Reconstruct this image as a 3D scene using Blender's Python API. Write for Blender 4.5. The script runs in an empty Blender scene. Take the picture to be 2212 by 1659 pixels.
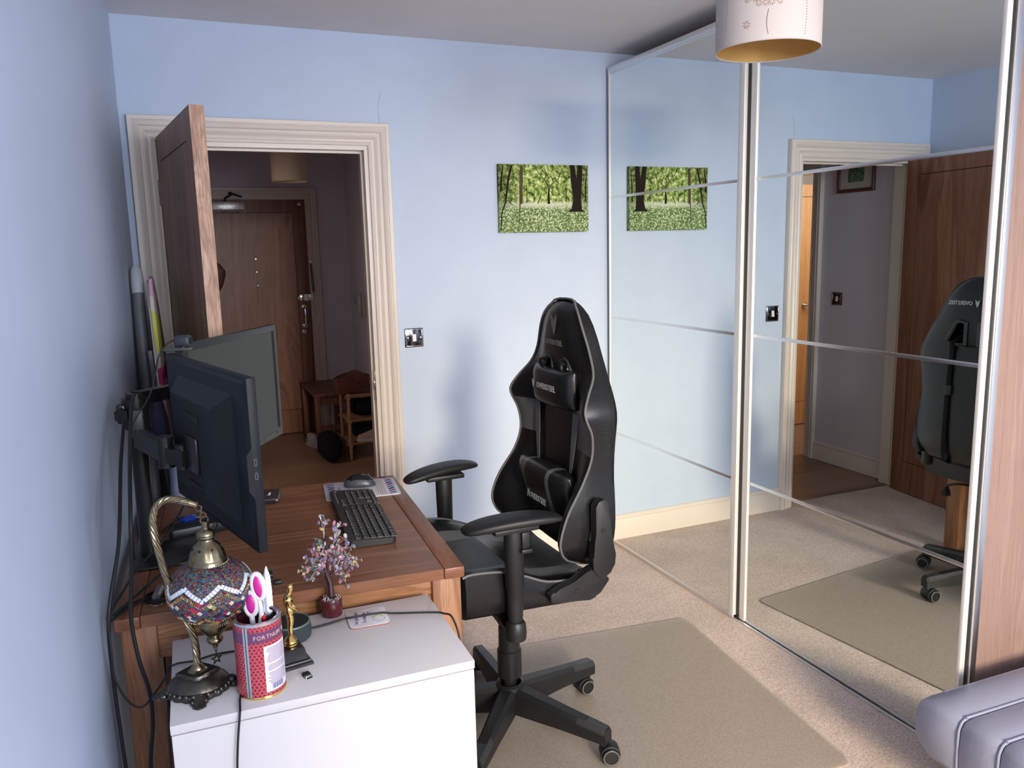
import bpy, bmesh, math, random
from mathutils import Vector, Matrix, Euler
R = math.radians
PI = math.pi
rnd = random.Random(7)
scene = bpy.context.scene
COL = scene.collection

# ---------------------------------------------------------------- camera
cam_d = bpy.data.cameras.new('camera')
cam = bpy.data.objects.new('camera', cam_d)
COL.objects.link(cam)
cam_d.sensor_width = 36.0
cam_d.lens = 36.0 * 1742.03 / 2212.0
cam_d.clip_start = 0.02
YAW, PITCH, ROLL = 0.3989, 0.1665, -0.0244
fw = Vector((math.sin(YAW) * math.cos(PITCH), math.cos(YAW) * math.cos(PITCH), -math.sin(PITCH)))
rt = Vector((math.cos(YAW), -math.sin(YAW), 0))
up = rt.cross(fw)
rt2 = rt * math.cos(ROLL) + up * math.sin(ROLL)
up2 = -rt * math.sin(ROLL) + up * math.cos(ROLL)
mw = Matrix((rt2, up2, -fw)).transposed().to_4x4()
mw.translation = Vector((0.1137, -3.5451, 1.526))
cam.matrix_world = mw
scene.camera = cam

# ---------------------------------------------------------------- world, view, lights
world = bpy.data.worlds.new('sky')
scene.world = world
world.use_nodes = True
wn = world.node_tree
wn.nodes['Background'].inputs['Color'].default_value = (0.55, 0.70, 1.0, 1)
wn.nodes['Background'].inputs['Strength'].default_value = 1.0
scene.view_settings.view_transform = 'Standard'
scene.view_settings.look = 'None'
scene.view_settings.gamma = 1.0
scene.view_settings.use_curve_mapping = False
scene.view_settings.exposure = 0.47

def area(name, loc, target, sx, sy, power, color, spread=180):
    d = bpy.data.lights.new(name, 'AREA')
    d.shape = 'RECTANGLE'
    d.size, d.size_y = sx, sy
    d.energy = power
    d.color = color
    d.spread = R(spread)
    o = bpy.data.objects.new(name, d)
    o.location = loc
    dv = Vector(target) - Vector(loc)
    o.rotation_euler = dv.to_track_quat('-Z', 'Y').to_euler()
    COL.objects.link(o)
    return o
# daylight outside the bedroom window (behind the camera): sky, then a warm light added for the back wall
area('daylight', (1.55, -5.75, 2.15), (0.9, -1.0, 0.5), 2.3, 1.7, 200, (0.90, 0.94, 1.0))
area('added_warm_light', (0.05, -9.0, 2.7), (1.2, -1.0, 1.0), 1.6, 1.2, 700, (1.0, 0.80, 0.50))
# daylight of the room across the hall
area('daylight_room', (-1.0, 0.75, 1.9), (-0.6, 1.7, 0.9), 0.8, 0.8, 12, (1.0, 0.9, 0.78))

# ---------------------------------------------------------------- materials
def nt(m):
    m.use_nodes = True
    return m.node_tree, m.node_tree.nodes['Principled BSDF']

MATS = {}
def mat(name, rgb, rough=0.5, metal=0.0, noise=0.0, nscale=30, bump=0.0, bscale=200, coat=0.0, trans=0.0, spec=0.5, emit=0):
    if name in MATS:
        return MATS[name]
    m = bpy.data.materials.new(name)
    t, b = nt(m)
    b.inputs['Base Color'].default_value = (*rgb, 1)
    b.inputs['Roughness'].default_value = rough
    b.inputs['Metallic'].default_value = metal
    b.inputs['Specular IOR Level'].default_value = spec
    if coat: b.inputs['Coat Weight'].default_value = coat
    if trans: b.inputs['Transmission Weight'].default_value = trans
    if emit:
        b.inputs['Emission Color'].default_value = (*rgb, 1)
        b.inputs['Emission Strength'].default_value = emit
    tc = t.nodes.new('ShaderNodeTexCoord')
    if noise:
        n = t.nodes.new('ShaderNodeTexNoise')
        n.inputs['Scale'].default_value = nscale
        n.inputs['Detail'].default_value = 6
        t.links.new(tc.outputs['Object'], n.inputs['Vector'])
        r = t.nodes.new('ShaderNodeValToRGB')
        r.color_ramp.elements[0].position = 0.3
        r.color_ramp.elements[1].position = 0.7
        r.color_ramp.elements[0].color = (*[max(0, c * (1 - noise)) for c in rgb], 1)
        r.color_ramp.elements[1].color = (*[min(1, c * (1 + noise)) for c in rgb], 1)
        t.links.new(n.outputs['Fac'], r.inputs['Fac'])
        t.links.new(r.outputs['Color'], b.inputs['Base Color'])
    if bump:
        n2 = t.nodes.new('ShaderNodeTexNoise')
        n2.inputs['Scale'].default_value = bscale
        n2.inputs['Detail'].default_value = 3
        t.links.new(tc.outputs['Object'], n2.inputs['Vector'])
        bp = t.nodes.new('ShaderNodeBump')
        bp.inputs['Strength'].default_value = bump
        bp.inputs['Distance'].default_value = 0.002
        t.links.new(n2.outputs['Fac'], bp.inputs['Height'])
        t.links.new(bp.outputs['Normal'], b.inputs['Normal'])
    MATS[name] = m
    return m

def wood(name, c1, c2, c3, axis='z', scale=9.0, rough=0.45, stretch=0.07, dist=2.0, pores=0.25, coat=0.0):
    if name in MATS:
        return MATS[name]
    m = bpy.data.materials.new(name)
    t, b = nt(m)
    tc = t.nodes.new('ShaderNodeTexCoord')
    mp = t.nodes.new('ShaderNodeMapping')
    s = {'x': (stretch, 1, 1), 'y': (1, stretch, 1), 'z': (1, 1, stretch)}[axis]
    mp.inputs['Scale'].default_value = s
    t.links.new(tc.outputs['Object'], mp.inputs['Vector'])
    n = t.nodes.new('ShaderNodeTexNoise')
    n.inputs['Scale'].default_value = scale
    n.inputs['Detail'].default_value = 5
    n.inputs['Distortion'].default_value = dist
    t.links.new(mp.outputs['Vector'], n.inputs['Vector'])
    # growth rings: fine periodic bands through the same noise
    mth = t.nodes.new('ShaderNodeMath'); mth.operation = 'MULTIPLY'; mth.inputs[1].default_value = 34
    t.links.new(n.outputs['Fac'], mth.inputs[0])
    sn = t.nodes.new('ShaderNodeMath'); sn.operation = 'SINE'
    t.links.new(mth.outputs[0], sn.inputs[0])
    ad = t.nodes.new('ShaderNodeMath'); ad.operation = 'MULTIPLY_ADD'
    ad.inputs[1].default_value = 0.13
    t.links.new(sn.outputs[0], ad.inputs[0])
    t.links.new(n.outputs['Fac'], ad.inputs[2])
    r = t.nodes.new('ShaderNodeValToRGB')
    e = r.color_ramp.elements
    e[0].position = 0.28; e[0].color = (*c1, 1)
    e[1].position = 0.72; e[1].color = (*c3, 1)
    k = e.new(0.5); k.color = (*c2, 1)
    t.links.new(ad.outputs[0], r.inputs['Fac'])
    # pores
    mp2 = t.nodes.new('ShaderNodeMapping')
    s2 = {'x': (0.06, 1, 1), 'y': (1, 0.06, 1), 'z': (1, 1, 0.06)}[axis]
    mp2.inputs['Scale'].default_value = s2
    t.links.new(tc.outputs['Object'], mp2.inputs['Vector'])
    n2 = t.nodes.new('ShaderNodeTexNoise')
    n2.inputs['Scale'].default_value = 260
    n2.inputs['Detail'].default_value = 2
    t.links.new(mp2.outputs['Vector'], n2.inputs['Vector'])
    r2 = t.nodes.new('ShaderNodeValToRGB')
    r2.color_ramp.elements[0].position = 0.36
    r2.color_ramp.elements[0].color = (1 - pores, 1 - pores, 1 - pores, 1)
    r2.color_ramp.elements[1].position = 0.52
    r2.color_ramp.elements[1].color = (1, 1, 1, 1)
    t.links.new(n2.outputs['Fac'], r2.inputs['Fac'])
    mx = t.nodes.new('ShaderNodeMix'); mx.data_type = 'RGBA'; mx.blend_type = 'MULTIPLY'
    mx.inputs['Factor'].default_value = 1
    t.links.new(r.outputs['Color'], mx.inputs[6])
    t.links.new(r2.outputs['Color'], mx.inputs[7])
    t.links.new(mx.outputs[2], b.inputs['Base Color'])
    b.inputs['Roughness'].default_value = rough
    if coat: b.inputs['Coat Weight'].default_value = coat
    bp = t.nodes.new('ShaderNodeBump')
    bp.inputs['Strength'].default_value = 0.15
    bp.inputs['Distance'].default_value = 0.001
    t.links.new(n2.outputs['Fac'], bp.inputs['Height'])
    t.links.new(bp.outputs['Normal'], b.inputs['Normal'])
    MATS[name] = m
    return m

# ---------------------------------------------------------------- mesh helpers
def wmat(o):
    m = Matrix.LocRotScale(o.location, o.rotation_euler, o.scale)
    return (wmat(o.parent) @ m) if o.parent else m

def frame(origin, xdir, zdir=(0, 0, 1)):
    x = Vector(xdir).normalized(); z = Vector(zdir).normalized()
    y = z.cross(x).normalized(); z = x.cross(y).normalized()
    m = Matrix((x, y, z)).transposed().to_4x4()
    m.translation = Vector(origin)
    return m

def spline(pts, sub=6):
    P = [Vector(p) for p in pts]
    if len(P) < 3:
        return P
    out = []
    n = len(P)
    for i in range(n - 1):
        p0 = P[max(i - 1, 0)]; p1 = P[i]; p2 = P[i + 1]; p3 = P[min(i + 2, n - 1)]
        for k in range(sub):
            t = k / sub
            out.append(0.5 * ((2 * p1) + (p2 - p0) * t + (2 * p0 - 5 * p1 + 4 * p2 - p3) * t * t + (3 * p1 - p0 - 3 * p2 + p3) * t ** 3))
    out.append(P[-1])
    return out

def smooth_interp(tab, x):
    if x <= tab[0][0]: return tab[0][1]
    n = len(tab)
    for i in range(n - 1):
        if x <= tab[i + 1][0]:
            (a, va), (b, vb) = tab[i], tab[i + 1]
            s0 = (vb - tab[i - 1][1]) / (b - tab[i - 1][0]) if i else (vb - va) / (b - a)
            s1 = (tab[i + 2][1] - va) / (tab[i + 2][0] - a) if i + 2 < n else (vb - va) / (b - a)
            h = b - a; t = (x - a) / h
            return (2*t**3-3*t*t+1)*va + (t**3-2*t*t+t)*h*s0 + (-2*t**3+3*t*t)*vb + (t**3-t*t)*h*s1
    return tab[-1][1]

def interp(tab, x):
    if x <= tab[0][0]: return tab[0][1]
    for (a, va), (b, vb) in zip(tab, tab[1:]):
        if x <= b:
            k = (x - a) / (b - a)
            return va + (vb - va) * k
    return tab[-1][1]

class MB:
    def __init__(self, M=None):
        self.bm = bmesh.new()
        self.M = M or Matrix.Identity(4)
        self.mi = 0
    def _v(self, co, M=None):
        return self.bm.verts.new(self.M @ ((M @ Vector(co)) if M else Vector(co)))
    def _f(self, vs):
        try:
            f = self.bm.faces.new(vs); f.material_index = self.mi; return f
        except ValueError:
            return None
    def box(self, lo, hi, bev=0, M=None, seg=2):
        x0, y0, z0 = lo; x1, y1, z1 = hi
        vs = [self._v(c, M) for c in ((x0, y0, z0), (x1, y0, z0), (x1, y1, z0), (x0, y1, z0), (x0, y0, z1), (x1, y0, z1), (x1, y1, z1), (x0, y1, z1))]
        fs = [self._f([vs[i] for i in q]) for q in ((0, 3, 2, 1), (4, 5, 6, 7), (0, 1, 5, 4), (1, 2, 6, 5), (2, 3, 7, 6), (3, 0, 4, 7))]
        if bev:
            es = list({e for f in fs for e in f.edges})
            r = bmesh.ops.bevel(self.bm, geom=es, offset=bev, segments=seg, profile=0.5, affect='EDGES')
            for f in r['faces']: f.material_index = self.mi
        return self
    def loft(self, rings, cap=True, closed=True, M=None):
        V = [[self._v(p, M) for p in r] for r in rings]
        n = len(V[0])
        for a, b in zip(V, V[1:]):
            for i in range(n if closed else n - 1):
                j = (i + 1) % n
                self._f([a[i], a[j], b[j], b[i]])
        if cap and closed:
            self._f(list(reversed(V[0]))); self._f(V[-1])
        return V
    def tube(self, pts, r, n=8, sub=0, M=None, flat=1.0, cap=True):
        P = spline(pts, sub) if sub else [Vector(p) for p in pts]
        m = len(P)
        rr = (lambda t: r) if not callable(r) else r
        T = []
        for i in range(m):
            d = P[min(i + 1, m - 1)] - P[max(i - 1, 0)]
            T.append(d.normalized() if d.length > 1e-9 else Vector((0, 0, 1)))
        ref = Vector((0, 0, 1)) if abs(T[0].z) < 0.9 else Vector((1, 0, 0))
        nrm = (ref - T[0] * ref.dot(T[0])).normalized()
        rings = []
        for i in range(m):
            nrm = (nrm - T[i] * nrm.dot(T[i]))
            nrm = nrm.normalized() if nrm.length > 1e-9 else T[i].orthogonal().normalized()
            bn = T[i].cross(nrm)
            q = rr(i / max(m - 1, 1))
            rings.append([P[i] + (nrm * math.cos(a) * flat + bn * math.sin(a)) * q for a in [2 * PI * k / n for k in range(n)]])
        self.loft(rings, cap, True, M)
        return self
    def cyl(self, p0, p1, r0, r1=None, n=20, M=None):
        r1 = r0 if r1 is None else r1
        self.tube([p0, p1], lambda t: r0 + (r1 - r0) * t, n, M=M)
        return self
    def lathe(self, prof, n=28, M=None, flute=None, sx=1, sy=1, cap=True):
        rings = []
        for (r, z) in prof:
            ring = []
            for k in range(n):
                a = 2 * PI * k / n
                q = r * (flute(a, z) if flute else 1)
                ring.append((q * math.cos(a) * sx, q * math.sin(a) * sy, z))
            rings.append(ring)
        self.loft(rings, cap, True, M)
        return self
    def prism(self, poly, h0, h1, M=None, bev=0):
        """polygon in local xy extruded along local z"""
        a = [self._v((x, y, h0), M) for x, y in poly]
        b = [self._v((x, y, h1), M) for x, y in poly]
        n = len(poly)
        fs = [self._f(list(reversed(a))), self._f(b)]
        for i in range(n):
            j = (i + 1) % n
            fs.append(self._f([a[i], a[j], b[j], b[i]]))
        if bev:
            es = list({e for f in fs[:2] if f for e in f.edges})
            r = bmesh.ops.bevel(self.bm, geom=es, offset=bev, segments=2, profile=0.5, affect='EDGES')
            for f in r['faces']: f.material_index = self.mi
        return self
    def ell(self, c, rad, M=None, n=16, m=10):
        rings = []
        for i in range(m + 1):
            ph = PI * i / m
            s = max(math.sin(ph), 0.02)
            rings.append([(c[0] + rad[0] * s * math.cos(2 * PI * k / n), c[1] + rad[1] * s * math.sin(2 * PI * k / n), c[2] - rad[2] * math.cos(ph)) for k in range(n)])
        self.loft(rings, True, True, M)
        return self
    def torus(self, c, Rr, r, axis=(0, 0, 1), n=24, m=8, arc=2 * PI, M=None):
        A = Vector(axis).normalized(); u = A.orthogonal().normalized(); v = A.cross(u)
        pts = [Vector(c) + (u * math.cos(t) + v * math.sin(t)) * Rr for t in [arc * k / n for k in range(n + 1)]]
        self.tube(pts, r, m, M=M)
        return self
    def build(self, name, mats, parent=None, smooth=35, world=True, sub=0, wn=False):
        if parent is not None and world:
            self.bm.transform(wmat(parent).inverted())
        loc = None
        if parent is None:
            xs = [v.co for v in self.bm.verts]
            lo = [min(c[i] for c in xs) for i in range(3)]; hi = [max(c[i] for c in xs) for i in range(3)]
            loc = Vector(((lo[0] + hi[0]) / 2, (lo[1] + hi[1]) / 2, lo[2]))
            self.bm.transform(Matrix.Translation(-loc))
        bmesh.ops.recalc_face_normals(self.bm, faces=self.bm.faces)
        me = bpy.data.meshes.new(name)
        self.bm.to_mesh(me); self.bm.free()
        if not isinstance(mats, (list, tuple)): mats = [mats]
        for m in mats: me.materials.append(m)
        if smooth:
            for p in me.polygons: p.use_smooth = True
            me.set_sharp_from_angle(angle=R(smooth))
        o = bpy.data.objects.new(name, me)
        COL.objects.link(o)
        if parent is not None: o.parent = parent
        if loc is not None: o.location = loc
        if sub:
            s = o.modifiers.new('sub', 'SUBSURF'); s.levels = sub; s.render_levels = sub
        return o

def thing(name, label, cat, loc=(0, 0, 0), rz=0, group=None):
    o = bpy.data.objects.new(name, None)
    o.empty_display_size = 0.05
    o.location = loc; o.rotation_euler = (0, 0, rz)
    COL.objects.link(o)
    o['label'] = label; o['category'] = cat
    if group: o['group'] = group
    return o
def tag(o, label, cat, group=None):
    o['label'] = label; o['category'] = cat
    if group: o['group'] = group
    return o
def struct(o, label=None):
    o['kind'] = 'structure'
    if label: o['label'] = label
    return o

def text(name, s, size, M, m, parent, extrude=0.0004, align='CENTER', xs=1.0, bold=0.0):
    cu = bpy.data.curves.new(name, 'FONT')
    cu.body = s; cu.size = size; cu.extrude = extrude; cu.align_x = align; cu.align_y = 'CENTER'
    cu.resolution_u = 2; cu.offset = bold
    tmp = bpy.data.objects.new('tmp_text', cu)
    COL.objects.link(tmp)
    dg = bpy.context.evaluated_depsgraph_get()
    me = bpy.data.meshes.new_from_object(tmp.evaluated_get(dg))
    bpy.data.objects.remove(tmp); bpy.data.curves.remove(cu)
    me.name = name
    me.transform(Matrix.Diagonal((xs, 1, 1, 1)))
    me.transform(M)
    if parent is not None: me.transform(wmat(parent).inverted())
    me.materials.clear(); me.materials.append(m)
    o = bpy.data.objects.new(name, me)
    COL.objects.link(o)
    if parent is not None: o.parent = parent
    return o
# ================================================================ ROOM SHELL
H = 2.434
KW = 0.045                     # the left wall runs slightly out of square
blue = mat('blue_wall_paint', (0.495, 0.58, 0.745), 0.55, noise=0.02, nscale=6, bump=0.12, bscale=90)
lilac = mat('hall_wall_paint', (0.66, 0.62, 0.70), 0.6, noise=0.02, nscale=6)
ceil_m = mat('ceiling_paint', (0.78, 0.75, 0.76), 0.8, noise=0.02, nscale=5)
trimw = mat('cream_gloss_paint', (0.70, 0.62, 0.57), 0.3, noise=0.02, nscale=8)
oak_door = wood('oak_door_veneer', (0.16, 0.065, 0.038), (0.24, 0.105, 0.062), (0.31, 0.145, 0.09), 'z', 5.5, 0.4, 0.10, 1.2, 0.2)
oak_edge = wood('oak_door_edge', (0.42, 0.22, 0.14), (0.55, 0.31, 0.20), (0.64, 0.39, 0.27), 'z', 14, 0.5, 0.3, 0.6, 0.4)
hall_oak = wood('dark_oak_veneer', (0.17, 0.064, 0.047), (0.235, 0.092, 0.068), (0.30, 0.122, 0.094), 'z', 6.0, 0.4, 0.13, 1.8, 0.2)
hall_frame_oak = wood('red_oak_frame', (0.15, 0.05, 0.033), (0.2, 0.072, 0.045), (0.25, 0.1, 0.06), 'z', 10, 0.4, 0.05, 0.5, 0.15)
orange_oak = wood('orange_oak_veneer', (0.50, 0.20, 0.06), (0.60, 0.27, 0.09), (0.68, 0.34, 0.13), 'z', 5, 0.4, 0.05, 0.6, 0.15)
chrome = mat('polished_chrome', (0.75, 0.75, 0.76), 0.12, 1.0)
steel_d = mat('dark_nickel', (0.10, 0.10, 0.11), 0.12, 1.0)
blackm = mat('black_plastic', (0.012, 0.012, 0.014), 0.4)

def carpet_mat():
    m = bpy.data.materials.new('beige_carpet')
    t, b = nt(m)
    tc = t.nodes.new('ShaderNodeTexCoord')
    n = t.nodes.new('ShaderNodeTexNoise'); n.inputs['Scale'].default_value = 260; n.inputs['Detail'].default_value = 4
    n.inputs['Roughness'].default_value = 0.75
    n2 = t.nodes.new('ShaderNodeTexNoise'); n2.inputs['Scale'].default_value = 5; n2.inputs['Detail'].default_value = 3
    t.links.new(tc.outputs['Object'], n.inputs['Vector']); t.links.new(tc.outputs['Object'], n2.inputs['Vector'])
    r = t.nodes.new('ShaderNodeValToRGB')
    r.color_ramp.elements[0].position = 0.36; r.color_ramp.elements[0].color = (0.40, 0.305, 0.26, 1)
    r.color_ramp.elements[1].position = 0.62; r.color_ramp.elements[1].color = (0.92, 0.77, 0.70, 1)
    t.links.new(n.outputs['Fac'], r.inputs['Fac'])
    r2 = t.nodes.new('ShaderNodeValToRGB')
    r2.color_ramp.elements[0].color = (0.88, 0.88, 0.88, 1); r2.color_ramp.elements[0].position = 0.35
    r2.color_ramp.elements[1].color = (1, 1, 1, 1); r2.color_ramp.elements[1].position = 0.65
    t.links.new(n2.outputs['Fac'], r2.inputs['Fac'])
    mx = t.nodes.new('ShaderNodeMix'); mx.data_type = 'RGBA'; mx.blend_type = 'MULTIPLY'; mx.inputs['Factor'].default_value = 1
    t.links.new(r.outputs['Color'], mx.inputs[6]); t.links.new(r2.outputs['Color'], mx.inputs[7])
    t.links.new(mx.outputs[2], b.inputs['Base Color'])
    b.inputs['Roughness'].default_value = 0.95
    b.inputs['Specular IOR Level'].default_value = 0.1
    bp = t.nodes.new('ShaderNodeBump'); bp.inputs['Strength'].default_value = 0.7; bp.inputs['Distance'].default_value = 0.004
    t.links.new(n.outputs['Fac'], bp.inputs['Height']); t.links.new(bp.outputs['Normal'], b.inputs['Normal'])
    return m
carpet = carpet_mat()

def laminate():
    m = bpy.data.materials.new('brown_laminate')
    t, b = nt(m)
    tc = t.nodes.new('ShaderNodeTexCoord')
    br = t.nodes.new('ShaderNodeTexBrick')
    br.inputs['Scale'].default_value = 1.0
    br.inputs['Brick Width'].default_value = 1.2
    br.inputs['Row Height'].default_value = 0.19
    br.inputs['Mortar Size'].default_value = 0.0016
    br.inputs['Color1'].default_value = (0.30, 0.165, 0.105, 1)
    br.inputs['Color2'].default_value = (0.38, 0.22, 0.145, 1)
    br.inputs['Mortar'].default_value = (0.10, 0.05, 0.03, 1)
    t.links.new(tc.outputs['Object'], br.inputs['Vector'])
    mp = t.nodes.new('ShaderNodeMapping'); mp.inputs['Scale'].default_value = (0.1, 1, 1)
    t.links.new(tc.outputs['Object'], mp.inputs['Vector'])
    n = t.nodes.new('ShaderNodeTexNoise'); n.inputs['Scale'].default_value = 30; n.inputs['Detail'].default_value = 6
    t.links.new(mp.outputs['Vector'], n.inputs['Vector'])
    r = t.nodes.new('ShaderNodeValToRGB')
    r.color_ramp.elements[0].color = (0.7, 0.7, 0.7, 1); r.color_ramp.elements[1].color = (1.1, 1.1, 1.1, 1)
    t.links.new(n.outputs['Fac'], r.inputs['Fac'])
    mx = t.nodes.new('ShaderNodeMix'); mx.data_type = 'RGBA'; mx.blend_type = 'MULTIPLY'; mx.inputs['Factor'].default_value = 1
    t.links.new(br.outputs['Color'], mx.inputs[6]); t.links.new(r.outputs['Color'], mx.inputs[7])
    t.links.new(mx.outputs[2], b.inputs['Base Color'])
    b.inputs['Roughness'].default_value = 0.35
    return m
lam = laminate()

RX, FY = 2.80, -5.30          # right wall, window wall
m = MB(); m.box((-0.4, FY - 0.12, -0.06), (RX + 0.12, 0.06, 0.0)); struct(m.build('floor', carpet, smooth=0))
m = MB(); m.box((-1.9, 0.06, -0.06), (2.0, 3.6, -0.002)); struct(m.build('floor', lam, smooth=0))
m = MB(); m.box((-1.9, FY - 0.12, H), (RX + 0.12, 3.6, H + 0.06)); struct(m.build('ceiling', ceil_m, smooth=0))
# left wall (slightly skewed)
m = MB()
m.prism([(KW * 0.0, 0.0), (KW * FY, FY), (KW * FY - 0.1, FY), (-0.1, 0.0)], 0, H)
struct(m.build('wall_left', blue, smooth=0))
# back wall with the door opening
OX0, OX1, OZ = 0.103, 0.963, 1.995
m = MB()
m.box((-0.1, 0, 0), (OX0, 0.06, H)); m.box((OX1, 0, 0), (RX + 0.1, 0.06, H)); m.box((OX0, 0, OZ), (OX1, 0.06, H))
wb = struct(m.build('wall_back', blue, smooth=0))
m = MB(); m.tube([(1.030, -0.0002, 2.200), (1.018, -0.0002, 2.160), (1.012, -0.0002, 2.125), (1.016, -0.0002, 2.095), (1.014, -0.0002, 2.068)], 0.0007, 5); m.build('hairline_crack', mat('crack_grey', (0.25, 0.28, 0.36), 0.8), wb)
m = MB()
m.box((-0.1, 0.06, 0), (OX0, 0.12, H)); m.box((OX1, 0.06, 0), (1.7, 0.12, H)); m.box((OX0, 0.06, OZ), (OX1, 0.12, H))
struct(m.build('wall_hall_near', lilac, smooth=0))
m = MB(); m.box((RX, FY, 0), (RX + 0.1, 0.06, H)); struct(m.build('wall_right', blue, smooth=0))
# window wall behind the camera
WX0, WX1, WZ0, WZ1 = 0.45, 2.25, 0.85, 2.34
m = MB()
m.box((-0.4, FY - 0.12, 0), (WX0, FY, H)); m.box((WX1, FY - 0.12, 0), (RX + 0.1, FY, H))
m.box((WX0, FY - 0.12, 0), (WX1, FY, WZ0)); m.box((WX0, FY - 0.12, WZ1), (WX1, FY, H))
struct(m.build('wall_front', blue, smooth=0))
wf = MB()
for x0, x1 in ((WX0, WX0 + 0.05), (WX1 - 0.05, WX1), (1.225, 1.275)):
    wf.box((x0, FY - 0.09, WZ0), (x1, FY - 0.03, WZ1), 0.004)
wf.box((WX0, FY - 0.09, WZ0), (WX1, FY - 0.03, WZ0 + 0.05), 0.004); wf.box((WX0, FY - 0.09, WZ1 - 0.05), (WX1, FY - 0.03, WZ1), 0.004)
win = struct(wf.build('window_1', trimw))
m = MB(); m.box((WX0 - 0.03, FY - 0.03, WZ0 - 0.03), (WX1 + 0.03, FY + 0.12, WZ0), 0.004); m.build('window_sill', trimw, win)

# hall shell
m = MB()
m.box((-0.05, 0.12, 0), (0.05, 0.86, H)); m.box((-0.05, 1.72, 0), (0.05, 3.45, H)); m.box((-0.05, 0.86, 2.0), (0.05, 1.72, H))
struct(m.build('wall_hall_left', lilac, smooth=0))
m = MB(); m.box((1.57, 0.12, 0), (1.67, 3.45, H)); struct(m.build('wall_hall_right', lilac, smooth=0))
DX0, DX1 = 0.385, 1.232
m = MB()
m.box((-0.1, 3.45, 0), (DX0, 3.55, H)); m.box((DX1, 3.45, 0), (1.67, 3.55, H)); m.box((DX0, 3.45, 1.975), (DX1, 3.55, H))
m.box((-0.1, 3.56, 0), (1.67, 3.6, H))  # added unseen slab behind the front door, keeps sky light out of its gaps
struct(m.build('wall_hall_far', lilac, smooth=0))
sr = mat('pale_room_paint', (0.80, 0.76, 0.74), 0.7)
m = MB()
m.box((-1.9, 0.45, 0), (-1.8, 2.6, H)); m.box((-1.8, 0.45, 0), (-0.05, 0.5, H)); m.box((-1.8, 2.5, 0), (-0.05, 2.6, H))
struct(m.build('wall_side_room', sr, smooth=0))

# ---------------------------------------------------------------- architraves
ARCH = [(0.0, 0.0), (0.0, 0.014), (0.010, 0.018), (0.016, 0.013), (0.022, 0.013), (0.034, 0.022), (0.044, 0.017), (0.050, 0.017),
        (0.056, 0.027), (0.066, 0.031), (0.072, 0.026), (0.074, 0.026), (0.075, 0.030), (0.090, 0.030), (0.092, 0.027), (0.092, 0.0)]
def architrave(name, x0, x1, zt, M, mt=trimw, z0=0.0, prof=ARCH, sc=1.0):
    """frame around an opening x0..x1, head at zt, drawn in a local xz plane, protruding along local -y"""
    rings = []
    for (cx, cz, sx, sz) in ((x0, z0, -1, 0), (x0, zt, -1, 1), (x1, zt, 1, 1), (x1, z0, 1, 0)):
        rings.append([(cx + sx * a * sc, -b, cz + sz * a * sc) for a, b in prof])
    mb = MB(); mb.loft(rings, True, True, M)
    return struct(mb.build(name, mt, smooth=50))
architrave('trim_1', 0.117, 0.960, 1.976, Matrix.Identity(4))
# lining of the door opening with stop
m = MB()
m.box((0.103, 0.0, 0), (0.122, 0.12, 1.99)); m.box((0.943, 0.0, 0), (0.962, 0.12, 1.99)); m.box((0.122, 0, 1.958), (0.943, 0.12, 1.99))
m.box((0.122, 0.046, 0), (0.132, 0.062, 1.958)); m.box((0.936, 0.046, 0), (0.943, 0.062, 1.958)); m.box((0.132, 0.046, 1.948), (0.936, 0.062, 1.958))
lining = struct(m.build('trim_2', trimw, smooth=0))
m = MB(); m.box((0.9405, 0.012, 0.86), (0.9435, 0.034, 1.00), 0.002); m.box((0.938, 0.016, 0.91), (0.9405, 0.03, 0.95), 0.001)
m.build('strike_plate', chrome, lining)
m = MB(); m.box((0.122, 0.05, 0.0), (0.943, 0.085, 0.006), 0.002); struct(m.build('trim_3', mat('bronze_strip', (0.25, 0.16, 0.11), 0.35, 0.6)))
architrave('trim_4', 0.117, 0.960, 1.976, frame((1.077, 0.12, 0), (-1, 0, 0)))
architrave('trim_5', DX0 + 0.006, DX1 - 0.006, 1.968, Matrix.Translation((0, 3.45, 0)))
Mh = frame((0.05, 0, 0), (0, 1, 0))
architrave('trim_6', 0.86, 1.72, 1.99, Mh)
m = MB(); m.box((-0.05, 0.86, 0), (0.05, 0.875, 1.99)); m.box((-0.05, 1.705, 0), (0.05, 1.72, 1.99)); m.box((-0.05, 0.86, 1.985), (0.05, 1.72, 2.0))
struct(m.build('trim_7', trimw, smooth=0))

# baseboards
BB = [(0, 0), (0.018, 0), (0.018, 0.095), (0.014, 0.102), (0.014, 0.108), (0.017, 0.113), (0.012, 0.125), (0.006, 0.13), (0, 0.13)]
def baseboard(name, p0, p1, out):
    p0, p1, out = Vector(p0), Vector(p1), Vector(out).normalized()
    mb = MB(); mb.loft([[p + out * a + Vector((0, 0, z)) for a, z in BB] for p in (p0, p1)], True, True)
    return struct(mb.build(name, trimw, smooth=30))
baseboard('baseboard_back', (1.052, 0, 0), (RX, 0, 0), (0, -1, 0))
baseboard('baseboard_left', (-0.002, -0.02, 0), (KW * FY, FY, 0), (1, 0, 0))
baseboard('baseboard_right', (RX, -2.1, 0), (RX, FY, 0), (-1, 0, 0))
baseboard('baseboard_front', (KW * FY, FY, 0), (RX, FY, 0), (0, 1, 0))
baseboard('baseboard_hall_left', (0.05, 0.12, 0), (0.05, 0.77, 0), (1, 0, 0))
baseboard('baseboard_hall_right', (1.57, 0.12, 0), (1.57, 3.45, 0), (-1, 0, 0))
baseboard('baseboard_hall_far', (1.32, 3.45, 0), (1.57, 3.45, 0), (0, -1, 0))

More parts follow.
